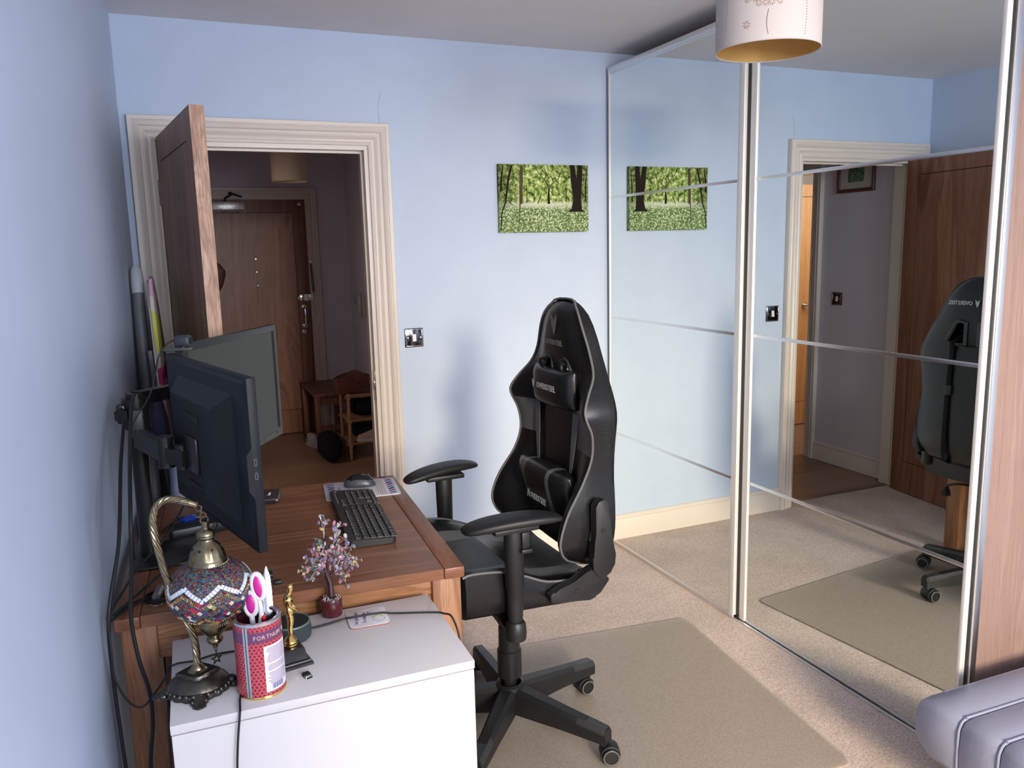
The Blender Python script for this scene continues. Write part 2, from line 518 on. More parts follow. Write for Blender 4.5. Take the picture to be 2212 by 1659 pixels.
# ---------------------------------------------------------------- doors
groove = mat('groove_shade', (0.02, 0.01, 0.008), 0.8)  # shade inside the panel groove, put into a dark colour
def panel_leaf(mb, w, h, t, fr=0.095, fb=0.19):
    """framed flush leaf: local x width, y thickness, z height; thin shadow joint around the centre panel"""
    g, d = 0.004, 0.004
    mb.mi = 1; mb.box((0, d, 0), (w, t - d, h)); mb.mi = 0
    for y0, y1 in ((0, d), (t - d, t)):
        mb.box((0, y0, 0), (fr, y1, h)); mb.box((w - fr, y0, 0), (w, y1, h))
        mb.box((fr, y0, 0), (w - fr, y1, fb)); mb.box((fr, y0, h - fr), (w - fr, y1, h))
        mb.box((fr + g, y0, fb + g), (w - fr - g, y1, h - fr - g))
ang = math.atan2(-0.992, 0.1265)
door = bpy.data.objects.new('door_1', None); COL.objects.link(door)
door.location = (0.121, -0.003, 0.006); door.rotation_euler = (0, 0, ang)
struct(door, 'open oak bedroom door seen edge on')
m = MB(); panel_leaf(m, 0.80, 1.978, 0.044); m.build('door_leaf', [oak_door, groove], door, world=False, smooth=0)
m = MB(); m.box((0.8, 0.0, 0), (0.803, 0.044, 1.978)); m.build('edge_lipping', oak_edge, door, world=False, smooth=0)
for z in (0.22, 1.0, 1.72):
    m = MB(); m.cyl((-0.004, -0.006, z), (-0.004, -0.006, z + 0.1), 0.006, n=12)
    m.box((-0.003, -0.004, z), (0.001, 0.032, z + 0.1)); m.build('hinge', steel_d, door, world=False)
for s, y in ((-1, 0.0), (1, 0.044)):
    m = MB(); m.cyl((0.74, y, 1.0), (0.74, y + s * 0.008, 1.0), 0.026); m.cyl((0.74, y, 1.0), (0.74, y + s * 0.05, 1.0), 0.009, n=12)
    m.tube([(0.74, y + s * 0.05, 1.0), (0.70, y + s * 0.052, 1.0), (0.63, y + s * 0.05, 0.998)], 0.009, 10, 4)
    m.build('door_handle', chrome, door, world=False)

fd = bpy.data.objects.new('door_2', None); COL.objects.link(fd); fd.location = (DX0 + 0.005, 3.455, 0.006); struct(fd, 'closed dark oak front door at the far end of the hall')
m = MB(); panel_leaf(m, DX1 - DX0 - 0.01, 1.96, 0.05, 0.1, 0.2); fleaf = m.build('door_leaf', [hall_frame_oak, groove], fd, world=False, smooth=0)
m = MB(); w = DX1 - DX0 - 0.01; m.box((0.108, -0.0015, 0.208), (w - 0.108, 0.002, 1.96 - 0.108)); m.build('centre_panel', hall_oak, fd, world=False, smooth=0)
def FD(x, z, y=3.40): return Vector((x, y, z))
m = MB(); m.box((0.50, 3.41, 1.885), (0.745, 3.454, 1.95), 0.003); m.build('closer_body', mat('satin_steel', (0.62, 0.6, 0.6), 0.35, 1.0, noise=0.25, nscale=60), fd)
m = MB(); m.tube([(0.60, 3.43, 1.952), (0.60, 3.43, 1.975), (0.66, 3.42, 2.01), (0.73, 3.44, 1.99)], 0.009, 8); m.ell((0.645, 3.42, 2.012), (0.018, 0.012, 0.016)); m.build('closer_arm', blackm, fd)
for z in (1.49, 1.385, 1.275):
    m = MB(); m.lathe([(0.0001, 0.0), (0.013, 0.0), (0.014, 0.006), (0.009, 0.009), (0.0085, 0.004), (0.0001, 0.004)], 18, M=frame((0.805, 3.4535, z), (1, 0, 0), (0, -1, 0))); m.build('spyhole', chrome, fd)
m = MB(); m.lathe([(0.0001, 0), (0.012, 0), (0.014, 0.012), (0.0001, 0.02)], 16, M=frame((1.18, 3.4545, 1.93), (1, 0, 0), (0, -1, 0))); m.build('spyhole', chrome, fd)
m = MB(); m.box((1.125, 3.415, 1.13), (1.21, 3.455, 1.19), 0.004); m.box((1.212, 3.42, 1.13), (1.245, 3.45, 1.19), 0.004); m.ell((1.125, 3.41, 1.16), (0.012, 0.014, 0.028)); m.build('night_latch', chrome, fd)
m = MB(); m.tube([(1.165, 3.455, 1.08), (1.165, 3.41, 1.08), (1.168, 3.40, 1.05), (1.168, 3.40, 0.96), (1.165, 3.41, 0.925), (1.165, 3.455, 0.925)], 0.008, 10, 3)
for z in (1.08, 0.925): m.cyl((1.165, 3.455, z), (1.165, 3.449, z), 0.022)
m.build('door_handle', chrome, fd)
m = MB(); m.cyl((1.155, 3.455, 0.87), (1.155, 3.445, 0.87), 0.02); m.cyl((1.155, 3.445, 0.87), (1.155, 3.436, 0.87), 0.012); m.build('key_cylinder', chrome, fd)
# open leaf of the room across the hall, seen through the mirror
sd = bpy.data.objects.new('door_3', None); COL.objects.link(sd); sd.location = (-0.28, 1.70, 0.006); sd.rotation_euler = (0, 0, PI); struct(sd, 'orange oak door of the side room, seen only in the mirror')
m = MB(); panel_leaf(m, 0.86, 1.97, 0.04); m.build('door_leaf', [orange_oak, groove], sd, world=False, smooth=0)
m = MB(); m.cyl((0.36, 0.04, 1.0), (0.36, 0.05, 1.0), 0.025); m.tube([(0.36, 0.04, 1.0), (0.36, 0.09, 1.0), (0.40, 0.095, 1.0), (0.47, 0.09, 1.0)], 0.009, 10, 3); m.build('door_handle', chrome, sd, world=False)

# ---------------------------------------------------------------- hall contents
cream_sh = mat('cream_shade_fabric', (0.62, 0.50, 0.36), 0.8, bump=0.2, bscale=500)
t = thing('pendant_lamp', 'plain cream drum pendant shade hanging in the hall beyond the doorway', 'lamp', (0.912, 2.0, 1.99))
m = MB(); m.lathe([(0.111, 0), (0.113, 0), (0.113, 0.2), (0.111, 0.2)], 40, M=Matrix.Translation((0.912, 2.0, 1.99)), cap=False); m.build('lamp_shade', cream_sh, t)
m = MB(); m.cyl((0.912, 2.0, 2.14), (0.912, 2.0, H), 0.003, n=8); m.cyl((0.912, 2.0, 2.41), (0.912, 2.0, H), 0.04, n=20)
for k in range(3):
    a = k * 2.1; m.tube([(0.912, 2.0, 2.15), (0.912 + 0.112 * math.cos(a), 2.0 + 0.112 * math.sin(a), 2.17)], 0.0015, 6)
m.build('cord', trimw, t)

def wall_switch(label, M, face, plate):
    t = thing('light_switch', label, 'light switch', M.translation)
    mb = MB(M); mb.box((-0.043, -0.043, 0), (0.043, 0.043, 0.006), 0.003); mb.build('plate', plate, t)
    mb = MB(M); w_ = 0.0385
    for a, b in (((-w_, -w_), (w_, -w_ + 0.002)), ((-w_, w_ - 0.002), (w_, w_)), ((-w_, -w_), (-w_ + 0.002, w_)), ((w_ - 0.002, -w_), (w_, w_))):
        mb.box((a[0], a[1], 0.0055), (b[0], b[1], 0.0075), 0.0005)
    mb.build('beaded_rim', chrome, t)
    mb = MB(M)
    mb.loft([[(-0.009, -0.017, 0.005), (0.009, -0.017, 0.005), (0.009, 0.017, 0.005), (-0.009, 0.017, 0.005)], [(-0.008, -0.016, 0.012), (0.008, -0.016, 0.012), (0.008, 0.016, 0.008), (-0.008, 0.016, 0.008)]])
    mb.build('rocker', face, t)
    for s in (-1, 1):
        mb = MB(M); mb.lathe([(0.0001, 0.006), (0.0045, 0.006), (0.004, 0.009), (0.0001, 0.0095)], 14, M=Matrix.Translation((s * 0.030, 0, 0))); mb.build('screw', chrome, t)
    return t
whitep = mat('white_plastic', (0.80, 0.76, 0.77), 0.3)
wall_switch('dark metal light switch with a white rocker on the blue wall beside the doorway', frame((1.1285, 0, 1.136), (1, 0, 0), (0, -1, 0)), whitep, steel_d)
wall_switch('dark light switch on the hall wall below the framed picture, seen in the mirror', frame((0.05, 0.61, 1.14), (0, 1, 0), (1, 0, 0)), whitep, mat('brown_nickel', (0.12, 0.07, 0.06), 0.2, 1.0))

t = thing('framed_picture', 'small green landscape print in a dark red wooden frame on the hall wall', 'picture', (0.05, 0.49, 1.83))
Mp = frame((0.05, 0.49, 1.95), (0, 1, 0), (1, 0, 0))
m = MB(Mp); fr = [(0, 0), (0, 0.012), (0.006, 0.018), (0.018, 0.016), (0.024, 0.01), (0.024, 0)]
rings = []
for cx, cy in ((-1, -1), (1, -1), (1, 1), (-1, 1), (-1, -1)):
    rings.append([(cx * (0.155 - a), cy * (0.12 - a), b) for a, b in fr])
m.loft(rings, False); m.build('frame', mat('mahogany', (0.12, 0.03, 0.025), 0.3), t)
m = MB(Mp); m.box((-0.14, -0.105, 0), (0.14, 0.105, 0.006)); m.build('mount', mat('mount_board', (0.50, 0.45, 0.43), 0.8), t)
m = MB(Mp); m.box((-0.065, -0.055, 0.006), (0.065, 0.055, 0.0075)); m.build('print', mat('green_print', (0.10, 0.17, 0.11), 0.6, noise=0.9, nscale=45), t)

# shoe rack, bench and bags in the hall
rodm = wood('bamboo_rod', (0.30, 0.15, 0.07), (0.38, 0.2, 0.1), (0.44, 0.25, 0.13), 'z', 14, 0.5, 0.2)
benchm = wood('red_brown_bench', (0.14, 0.05, 0.03), (0.19, 0.075, 0.05), (0.25, 0.1, 0.065), 'z', 9, 0.5)
t = thing('shoe_rack', 'wooden three tier shoe rack made of turned rods by the hall wall', 'shoe rack', (1.38, 2.32, 0))
for x in (1.266, 1.53):
    for y in (2.29, 2.58):
        m = MB(); m.cyl((x, y, 0), (x, y, 0.49), 0.0125, n=14); m.ell((x, y, 0.49), (0.02, 0.02, 0.012)); m.build('post', rodm, t)
for z in (0.12, 0.295, 0.475):
    m = MB()
    for y in (2.29, 2.58): m.cyl((1.24, y, z), (1.555, y, z), 0.008, n=10)
    for k in range(7):
        y = 2.27 + k * 0.055; m.cyl((1.255, y, z + 0.01), (1.55, y, z + 0.01), 0.005, n=8)
    for x in (1.266, 1.53): m.cyl((x, 2.24, z), (x, 2.63, z), 0.008, n=10)
    m.build('shelf', rodm, t)
t = thing('bench', 'dark reddish wooden bench behind the shoe rack beside the front door', 'bench', (1.24, 2.95, 0))
m = MB(); m.box((1.08, 2.66, 0.43), (1.40, 3.36, 0.455), 0.004); m.build('seat', benchm, t)
for x in (1.105, 1.365):
    for y in (2.69, 3.32):
        m = MB(); m.box((x - 0.02, y - 0.02, 0), (x + 0.02, y + 0.02, 0.43), 0.003); m.build('leg', benchm, t)
m = MB(); m.box((1.10, 2.68, 0.36), (1.37, 2.70, 0.43)); m.build('apron', benchm, t)
m = MB(); m.box((1.10, 2.68, 0.16), (1.37, 2.70, 0.20)); m.build('stretcher', benchm, t)

def blob(name, c, rad, mt, seed, amp=0.18, parent=None, n=20, m_=14):
    rr = random.Random(seed); ph = [rr.uniform(0, 6.28) for _ in range(8)]
    mb = MB(); rings = []
    for i in range(m_ + 1):
        p = PI * i / m_; s = max(math.sin(p), 0.03)
        ring = []
        for k in range(n):
            a = 2 * PI * k / n
            d = 1 + amp * (math.sin(2 * a + ph[0] + 2 * p) + 0.6 * math.sin(3 * a + ph[1] - 3 * p) + 0.4 * math.sin(5 * a + ph[2] + 5 * p)) / 2
            sg = lambda v, e: math.copysign(abs(v) ** e, v)
            ring.append((c[0] + rad[0] * sg(s, .7) * sg(math.cos(a), .8) * d, c[1] + rad[1] * sg(s, .7) * sg(math.sin(a), .8) * d, c[2] - rad[2] * math.cos(p) * (1 + amp * 0.4 * math.sin(a * 2 + ph[3]))))
        rings.append(ring)
    mb.loft(rings)
    return mb.build(name, mt, parent, smooth=80)
br_le = mat('brown_leather', (0.10, 0.028, 0.016), 0.35, noise=0.3, nscale=12)
bk_fa = mat('black_fabric', (0.006, 0.006, 0.007), 0.9, spec=0.2)
tb = thing('leather_bag', 'brown leather handbag lying on top of the shoe rack', 'bag', (1.40, 2.36, 0.49))
m = MB()
prof = [(-0.175, 0.05), (-0.17, 0.10), (-0.12, 0.105), (-0.075, 0.12), (-0.03, 0.15), (0.0, 0.155), (0.04, 0.14), (0.075, 0.105), (0.14, 0.095), (0.175, 0.085), (0.178, 0.0), (-0.165, 0.0)]
Mx = frame((1.365, 2.40, 0.497), (1, 0, 0), (0, -1, 0))
prof2 = [(x, z) for x, z in prof]
m.prism(prof2, -0.09, 0.09, Mx, bev=0.015); m.build('bag_body', br_le, tb)
m = MB(); m.tube([(1.29, 2.31, 0.62), (1.31, 2.295, 0.58), (1.40, 2.29, 0.56), (1.50, 2.30, 0.60)], 0.006, 8, 6); m.build('strap', br_le, tb)
tag(blob('shoe_bundle', (1.41, 2.43, 0.385), (0.13, 0.14, 0.07), bk_fa, 3, 0.1), 'black shoes heaped on the middle shelf of the shoe rack', 'shoes')
tag(blob('shoe_bundle', (1.42, 2.43, 0.21), (0.13, 0.13, 0.07), bk_fa, 5, 0.1), 'black shoes heaped on the low shelf of the shoe rack', 'shoes')
tag(blob('duffel_bag', (1.13, 2.42, 0.10), (0.085, 0.22, 0.10), bk_fa, 9, 0.14), 'soft black bag slumped on the hall floor beside the shoe rack', 'bag')
# shoes
def shoe(name, label, loc, rz, body, sole, L=0.26, canvas_toe=None, group=None):
    t = thing(name, label, 'shoe', loc, rz, group)
    outline = [(-0.5, 0.30), (-0.47, 0.42), (-0.25, 0.36), (0.0, 0.36), (0.25, 0.44), (0.42, 0.38), (0.5, 0.12), (0.48, -0.15), (0.3, -0.36), (0.0, -0.34), (-0.25, -0.34), (-0.46, -0.36), (-0.5, -0.2)]
    P = [(x * L, y * L * 0.38) for x, y in outline]
    mb = MB(); mb.prism(P, 0, 0.02, bev=0.004); mb.build('sole', sole, t, world=False)
    mb = MB()
    rings = []
    for z, kx, ky, dx in ((0.02, 0.96, 0.96, 0), (0.045, 0.93, 0.92, -0.002), (0.06, 0.75, 0.75, -0.02), (0.08, 0.5, 0.62, -0.055), (0.095, 0.42, 0.55, -0.065)):
        rings.append([(x * kx + dx, y * ky, z) for x, y in P])
    mb.loft(rings); mb.build('upper', body, t, world=False, smooth=60)
    mb = MB()
    for k in range(4): mb.tube([(0.02 - 0.012 * k, -0.016, 0.066 + 0.006 * k), (0.02 - 0.012 * k, 0.016, 0.066 + 0.006 * k)], 0.0022, 6)
    mb.build('laces', whitep, t, world=False)
    return t
white_c = mat('white_canvas', (0.42, 0.4, 0.42), 0.8)
dark_c = mat('navy_canvas', (0.02, 0.025, 0.03), 0.8)
shoe('sneaker', 'white canvas sneaker with striped sole on the floor by the front door frame', (1.10, 2.86, 0), R(-75), white_c, white_c)
shoe('sneaker', 'dark sneaker with white sole standing on the floor between bench and rack', (1.22, 2.80, 0.0), R(-85), dark_c, white_c)
shoe('sandal', 'pale sandal on the lowest rod of the shoe rack', (1.43, 2.30, 0.135), R(170), mat('tan_canvas', (0.35, 0.25, 0.2), 0.8), white_c, 0.23)
# intercom and hall switch on the right hall wall
m = MB(); m.box((1.562, 3.22, 1.09), (1.57, 3.30, 1.17), 0.002); tag(m.build('hall_switch', mat('grey_plastic', (0.45, 0.42, 0.42), 0.4)), 'small pale switch plate on the right hall wall near the front door', 'light switch')
t = thing('intercom', 'pale wall intercom handset on the right hall wall', 'intercom', (1.57, 2.95, 1.0))
m = MB(); m.box((1.545, 2.90, 1.0), (1.57, 3.0, 1.2), 0.006); m.build('base', mat('grey_plastic', (0.45, 0.42, 0.42), 0.4), t)
m = MB(); m.box((1.515, 2.915, 1.01), (1.545, 2.95, 1.19), 0.01); m.build('handset', mat('grey_plastic', (0.45, 0.42, 0.42), 0.4), t)
t = thing('hanging_bag', 'dark red bag hanging at the hall door, half hidden by the open oak door', 'bag', (0.46, 3.38, 1.28))
m = MB(frame((0.46, 3.42, 1.28), (1, 0, 0), (0, -1, 0))); m.prism([(-0.09, 0.0), (-0.1, 0.16), (0.0, 0.205), (0.06, 0.18), (0.10, 0.12), (0.098, 0.09), (0.07, 0.0), (0.04, -0.04)], -0.02, 0.03, bev=0.012)
m.build('pouch', mat('oxblood_leather', (0.09, 0.008, 0.01), 0.35, noise=0.3, nscale=20), t)
m = MB(); m.tube([(0.40, 3.40, 1.46), (0.42, 3.425, 1.60), (0.45, 3.44, 1.68), (0.48, 3.425, 1.60), (0.49, 3.40, 1.46)], 0.005, 6, 5); m.build('strap', mat('oxblood_leather', (0.09, 0.008, 0.01), 0.35), t)
# security chain hanging on the front door frame
t = thing('door_chain', 'dark beaded security chain hanging on the front door frame above the latch', 'chain', (1.25, 3.41, 1.2))
m = MB()
for k in range(11):
    z = 1.215 + k * 0.0215
    m.torus((1.252 - 0.0012 * k, 3.416, z), 0.0075, 0.0032, (0, 1, 0) if k % 2 else (0.5, 1, 0), 12, 6)
m.build('chain_links', blackm, t)
m = MB(); m.box((1.232, 3.412, 1.445), (1.25, 3.42, 1.475), 0.003); m.build('hook_plate', chrome, t)
# ================================================================ WARDROBE WITH MIRROR DOORS
mirror = mat('mirror_glass', (0.83, 0.88, 0.86), 0.0, 1.0)
alu = mat('brushed_aluminium', (0.80, 0.80, 0.80), 0.3, 1.0)
alu_w = mat('white_anodised_frame', (0.80, 0.79, 0.79), 0.38, 0.35)
walnut = wood('bleached_pink_walnut', (0.215, 0.138, 0.120), (0.24, 0.158, 0.140), (0.265, 0.18, 0.162), 'z', 30, 0.45, 0.03, 0.7, 0.12)
dark_slot = mat('black_rubber_seal', (0.012, 0.012, 0.014), 0.5)
WF = 2.137; YW0, YW1 = -0.026, -2.045
wd = thing('wardrobe', 'tall sliding wardrobe with two mirror doors divided by thin silver bars', 'wardrobe', (2.45, -1.03, 0))
m = MB()
m.box((2.20, YW1, 0.0), (2.78, YW1 + 0.02, 2.36), 0.001); m.box((2.20, YW0 - 0.02, 0.0), (2.78, YW0, 2.36), 0.001)
m.box((2.20, YW1, 2.34), (2.78, YW0, 2.36)); m.box((2.77, YW1, 0), (2.78, YW0, 2.36)); m.box((2.20, YW1 + 0.02, 0.05), (2.77, YW0 - 0.02, 0.07))
m.box((2.24, YW1 + 0.02, 0.0), (2.26, YW0 - 0.02, 0.05))
m.build('carcass', walnut, wd, smooth=0)
ym = -1.030
# end strip, slot and outer strip seen at the near end
m = MB(); m.box((2.177, -2.0465, 0.006), (2.200, -2.030, 2.35), 0.001); m.build('end_strip', alu, wd)
m = MB(); m.box((2.166, -2.0345, 0.01), (2.178, -2.020, 2.34)); m.box((2.146, ym - 0.018, 0.012), (2.19, ym + 0.002, 2.34)); m.build('seal', dark_slot, wd, smooth=0)
m = MB(); m.box((2.130, YW1, 2.335), (2.20, YW0, 2.362), 0.002); m.build('top_rail', alu, wd)
m = MB(); m.box((2.140, YW1, 0.0), (2.20, YW0, 0.008), 0.001); m.build('bottom_track', alu, wd)
def slide(xf, y0, y1, st0, st1):
    """mirror door whose glass lies at x=xf; y0 far edge, y1 near edge"""
    d0 = MB(); d0.box((xf, y1 + 0.002, 0.018), (xf + 0.004, y0 - 0.002, 2.338)); dr = d0.build('mirror_door', mirror, wd, smooth=0)
    mb = MB(); mb.box((xf + 0.004, y1 + 0.001, 0.016), (xf + 0.013, y0 - 0.001, 2.339)); mb.build('backing_board', dark_slot, dr, smooth=0)
    for (a, b) in ((y0 - st0, y0), (y1, y1 + st1)):
        mb = MB(); mb.box((xf - 0.006, a, 0.012), (xf + 0.014, b, 2.342), 0.0015); mb.build('stile', alu_w, dr)
    for z0, z1 in ((0.012, 0.022), (2.328, 2.342)):
        mb = MB(); mb.box((xf - 0.003, y1, z0), (xf + 0.012, y0, z1), 0.001); mb.build('rail', alu, dr)
    for k in (1, 2, 3):
        z = 0.012 + k * 0.582
        mb = MB(); mb.box((xf - 0.003, y1 + st1, z - 0.006), (xf + 0.001, y0 - st0, z + 0.006), 0.0005); mb.build('divider_bar', alu, dr)
slide(2.137, YW0, ym, 0.010, 0.032)
slide(2.153, ym - 0.016, -2.0355, 0.034, 0.012)

# ================================================================ FOREST CANVAS
def forest_mat():
    m = bpy.data.materials.new('forest_print'); t, b = nt(m)
    L = t.links.new
    tc = t.nodes.new('ShaderNodeTexCoord')
    sx = t.nodes.new('ShaderNodeSeparateXYZ'); L(tc.outputs['Object'], sx.inputs[0])
    nf = t.nodes.new('ShaderNodeTexNoise'); nf.inputs['Scale'].default_value = 42; nf.inputs['Detail'].default_value = 8; nf.inputs['Roughness'].default_value = 0.75
    L(tc.outputs['Object'], nf.inputs['Vector'])
    fol = t.nodes.new('ShaderNodeValToRGB'); e = fol.color_ramp.elements
    e[0].position = 0.40; e[0].color = (0.03, 0.05, 0.012, 1); e[1].position = 0.60; e[1].color = (0.80, 0.80, 0.58, 1)
    k = e.new(0.48); k.color = (0.20, 0.30, 0.07, 1); k = e.new(0.545); k.color = (0.46, 0.56, 0.16, 1)
    L(nf.outputs['Fac'], fol.inputs['Fac'])
    # darker, greener towards the left and right edges of the print, brighter in the middle clearing
    nl = t.nodes.new('ShaderNodeTexNoise'); nl.inputs['Scale'].default_value = 9; nl.inputs['Detail'].default_value = 3; L(tc.outputs['Object'], nl.inputs['Vector'])
    ng = t.nodes.new('ShaderNodeTexNoise'); ng.inputs['Scale'].default_value = 160; ng.inputs['Detail'].default_value = 3; L(tc.outputs['Object'], ng.inputs['Vector'])
    gr = t.nodes.new('ShaderNodeValToRGB'); e = gr.color_ramp.elements
    e[0].position = 0.42; e[0].color = (0.09, 0.15, 0.05, 1); e[1].position = 0.62; e[1].color = (0.62, 0.68, 0.48, 1)
    k = e.new(0.52); k.color = (0.22, 0.31, 0.12, 1)
    L(ng.outputs['Fac'], gr.inputs['Fac'])
    def ramp(src, stops):
        r = t.nodes.new('ShaderNodeValToRGB'); el = r.color_ramp.elements
        el[0].position = stops[0][0]; el[0].color = (*[stops[0][1]] * 3, 1); el[1].position = stops[-1][0]; el[1].color = (*[stops[-1][1]] * 3, 1)
        for p, v in stops[1:-1]:
            q = el.new(p); q.color = (v, v, v, 1)
        L(src, r.inputs['Fac']); return r.outputs['Color']
    mz = t.nodes.new('ShaderNodeMath'); mz.operation = 'MULTIPLY_ADD'; mz.inputs[1].default_value = 1 / 0.31; mz.inputs[2].default_value = 0.0
    L(sx.outputs['Z'], mz.inputs[0])
    mxx = t.nodes.new('ShaderNodeMath'); mxx.operation = 'MULTIPLY_ADD'; mxx.inputs[1].default_value = 1 / 0.466; mxx.inputs[2].default_value = 0.5
    L(sx.outputs['X'], mxx.inputs[0])
    ground = ramp(mz.outputs[0], [(0.36, 1), (0.44, 0)])
    glow = ramp(mz.outputs[0], [(0.34, 0), (0.41, 0.9), (0.43, 0.8), (0.47, 0.0)])
    vig = ramp(mxx.outputs[0], [(0.0, 0.22), (0.32, 1), (0.62, 1), (1.0, 0.28)])
    def mix(a, b_, f, bt='MIX'):
        x = t.nodes.new('ShaderNodeMix'); x.data_type = 'RGBA'; x.blend_type = bt
        if isinstance(f, float): x.inputs['Factor'].default_value = f
        else: L(f, x.inputs['Factor'])
        if isinstance(a, tuple): x.inputs[6].default_value = a
        else: L(a, x.inputs[6])
        if isinstance(b_, tuple): x.inputs[7].default_value = b_
        else: L(b_, x.inputs[7])
        return x.outputs[2]
    fol2 = mix(fol.outputs['Color'], vig, 0.75, 'MULTIPLY')
    c = mix(fol2, gr.outputs['Color'], ground)
    gv = mix(glow, vig, 1.0, 'MULTIPLY')
    c = mix(c, (0.62, 0.66, 0.50, 1), gv)
    L(c, b.inputs['Base Color']); b.inputs['Roughness'].default_value = 0.8; b.inputs['Specular IOR Level'].default_value = 0.15
    return m
cx0, cx1, cz0, cz1 = 1.5564, 2.0222, 1.599, 1.910
cv = thing('canvas_picture', 'wide canvas print of a sunny green forest with dark trunks on the blue wall', 'picture', ((cx0 + cx1) / 2, 0, cz0))
m = MB(); m.box((cx0, -0.022, cz0), (cx1, -0.002, cz1), 0.0015)
bm_ = m
pr = m.build('printed_canvas', forest_mat(), cv)
trk = mat('printed_bark', (0.018, 0.014, 0.012), 0.8, spec=0.1); trk2 = mat('printed_pale_bark', (0.085, 0.065, 0.04), 0.8, spec=0.1)
def cpt(u, v): return (cx0 + u * (cx1 - cx0), cz0 + v * (cz1 - cz0))
def strip(mb, pts, w0, w1, hh=0.0004):
    n = len(pts) - 1; L_, R_ = [], []
    for i, (u, v) in enumerate(pts):
        x, z = cpt(u, v); w = (w0 + (w1 - w0) * i / n) * 0.5
        L_.append((x - w, z)); R_.append((x + w, z))
    poly = L_ + R_[::-1]
    mb.prism(poly, 0.0, hh, frame((0, -0.022, 0), (1, 0, 0), (0, -1, 0)))
m = MB()
strip(m, [(0.81, 0.30), (0.85, 0.34), (0.865, 0.48), (0.835, 0.75), (0.815, 1.0)], 0.050, 0.026)
strip(m, [(0.91, 0.30), (0.885, 0.34), (0.88, 0.48), (0.895, 0.75), (0.905, 1.0)], 0.040, 0.026, 0.0006)
strip(m, [(0.01, 0.02), (0.03, 0.30), (0.07, 0.45), (0.10, 0.75), (0.14, 0.98)], 0.004, 0.012)
strip(m, [(0.545, 0.42), (0.545, 0.55), (0.55, 0.66)], 0.014, 0.006)
strip(m, [(0.42, 0.42), (0.445, 0.5), (0.46, 0.56)], 0.004, 0.003)
strip(m, [(0.10, 0.47), (0.14, 0.41), (0.19, 0.38)], 0.004, 0.006)
strip(m, [(0.02, 0.60), (0.03, 0.8), (0.05, 0.98)], 0.012, 0.005); strip(m, [(0.965, 0.45), (0.97, 0.7), (0.985, 0.95)], 0.008, 0.004); strip(m, [(0.30, 0.44), (0.305, 0.6), (0.30, 0.72)], 0.005, 0.002); strip(m, [(0.38, 0.45), (0.385, 0.55), (0.38, 0.62)], 0.004, 0.002); strip(m, [(0.66, 0.45), (0.70, 0.52)], 0.003, 0.003); strip(m, [(0.74, 0.45), (0.745, 0.6), (0.74, 0.7)], 0.005, 0.002)
m.build('printed_trunks', trk, pr, smooth=0)
m = MB()
strip(m, [(0.215, 0.12), (0.225, 0.40), (0.23, 0.70), (0.245, 0.98)], 0.004, 0.010)
strip(m, [(0.24, 0.42), (0.25, 0.7), (0.26, 0.98)], 0.012, 0.006)
strip(m, [(0.55, 0.66), (0.50, 0.78), (0.44, 0.86), (0.40, 0.98)], 0.008, 0.003)
strip(m, [(0.55, 0.66), (0.60, 0.74), (0.66, 0.8), (0.70, 0.95)], 0.007, 0.003)
strip(m, [(0.50, 0.78), (0.52, 0.86), (0.50, 0.96)], 0.005, 0.003)
strip(m, [(0.60, 0.74), (0.57, 0.85), (0.60, 0.97)], 0.005, 0.002)
m.build('printed_branches', trk2, pr, smooth=0)

# ================================================================ CEILING PENDANT IN THE ROOM
shade_w = mat('white_paper_shade', (0.56, 0.50, 0.485), 0.75, bump=0.15, bscale=300)
gold_in = mat('gold_shade_lining', (0.62, 0.36, 0.10), 0.5, 0.25, noise=0.08, nscale=10)
cut_m = mat('cut_out_brown', (0.32, 0.17, 0.12), 0.7)
PX, PY, PZ, PR, PH = 1.583, -1.80, 2.009, 0.130, 0.20
t = thing('pendant_lamp', 'white drum pendant shade with cut-out flowers and gold lining hanging near the mirrors', 'lamp', (PX, PY, PZ))
T0 = Matrix.Translation((PX, PY, PZ))
m = MB(); m.lathe([(PR - 0.0015, 0.0), (PR, 0.0), (PR, PH), (PR - 0.0015, PH)], 72, M=T0, cap=False); m.build('lamp_shade', shade_w, t)
m = MB(); m.lathe([(PR - 0.0025, 0.0015), (PR - 0.0020, 0.0015), (PR - 0.0020, PH), (PR - 0.0025, PH), (PR - 0.0025, 0.0015)], 72, M=T0, cap=False); m.build('gold_lining', gold_in, t)
m = MB(); m.torus((PX, PY, PZ + 0.001), PR - 0.0005, 0.0022, n=72, m=8); m.build('rim', shade_w, t)
def on_shade(s, z):
    """arc length s from the side facing the viewer, height z -> matrix on the surface"""
    a = R(-130) + s / PR
    n = Vector((math.cos(a), math.sin(a), 0))
    return frame(Vector((PX, PY, PZ + z)) + n * (PR + 0.0001), (-math.sin(a), math.cos(a), 0), n)
m = MB()
def flower(s, z, r, rot=0):
    for k in range(8):
        a = k * PI / 4 + rot; c, d = math.cos(a), math.sin(a)
        M_ = on_shade(s + c * r * 0.62, z + d * r * 0.62)
        P = [(-.38, 0), (0, .09), (.38, 0), (0, -.09)]
        m.prism([((x * c - y * d) * r, (x * d + y * c) * r) for x, y in P], 0, 0.0006, M_)
fl = random.Random(4)
S0 = 0.0
for i in range(-4, 5):
    for j in range(-4, 5):
        s = i * 0.0165 + (j % 2) * 0.008; z = j * 0.0145
        if s * s + z * z < 0.058 ** 2: flower(S0 + s + fl.uniform(-.002, .002), 0.128 + z + fl.uniform(-.002, .002), 0.0095, fl.uniform(0, 1))
flower(-0.052, 0.040, 0.011, 0.2)
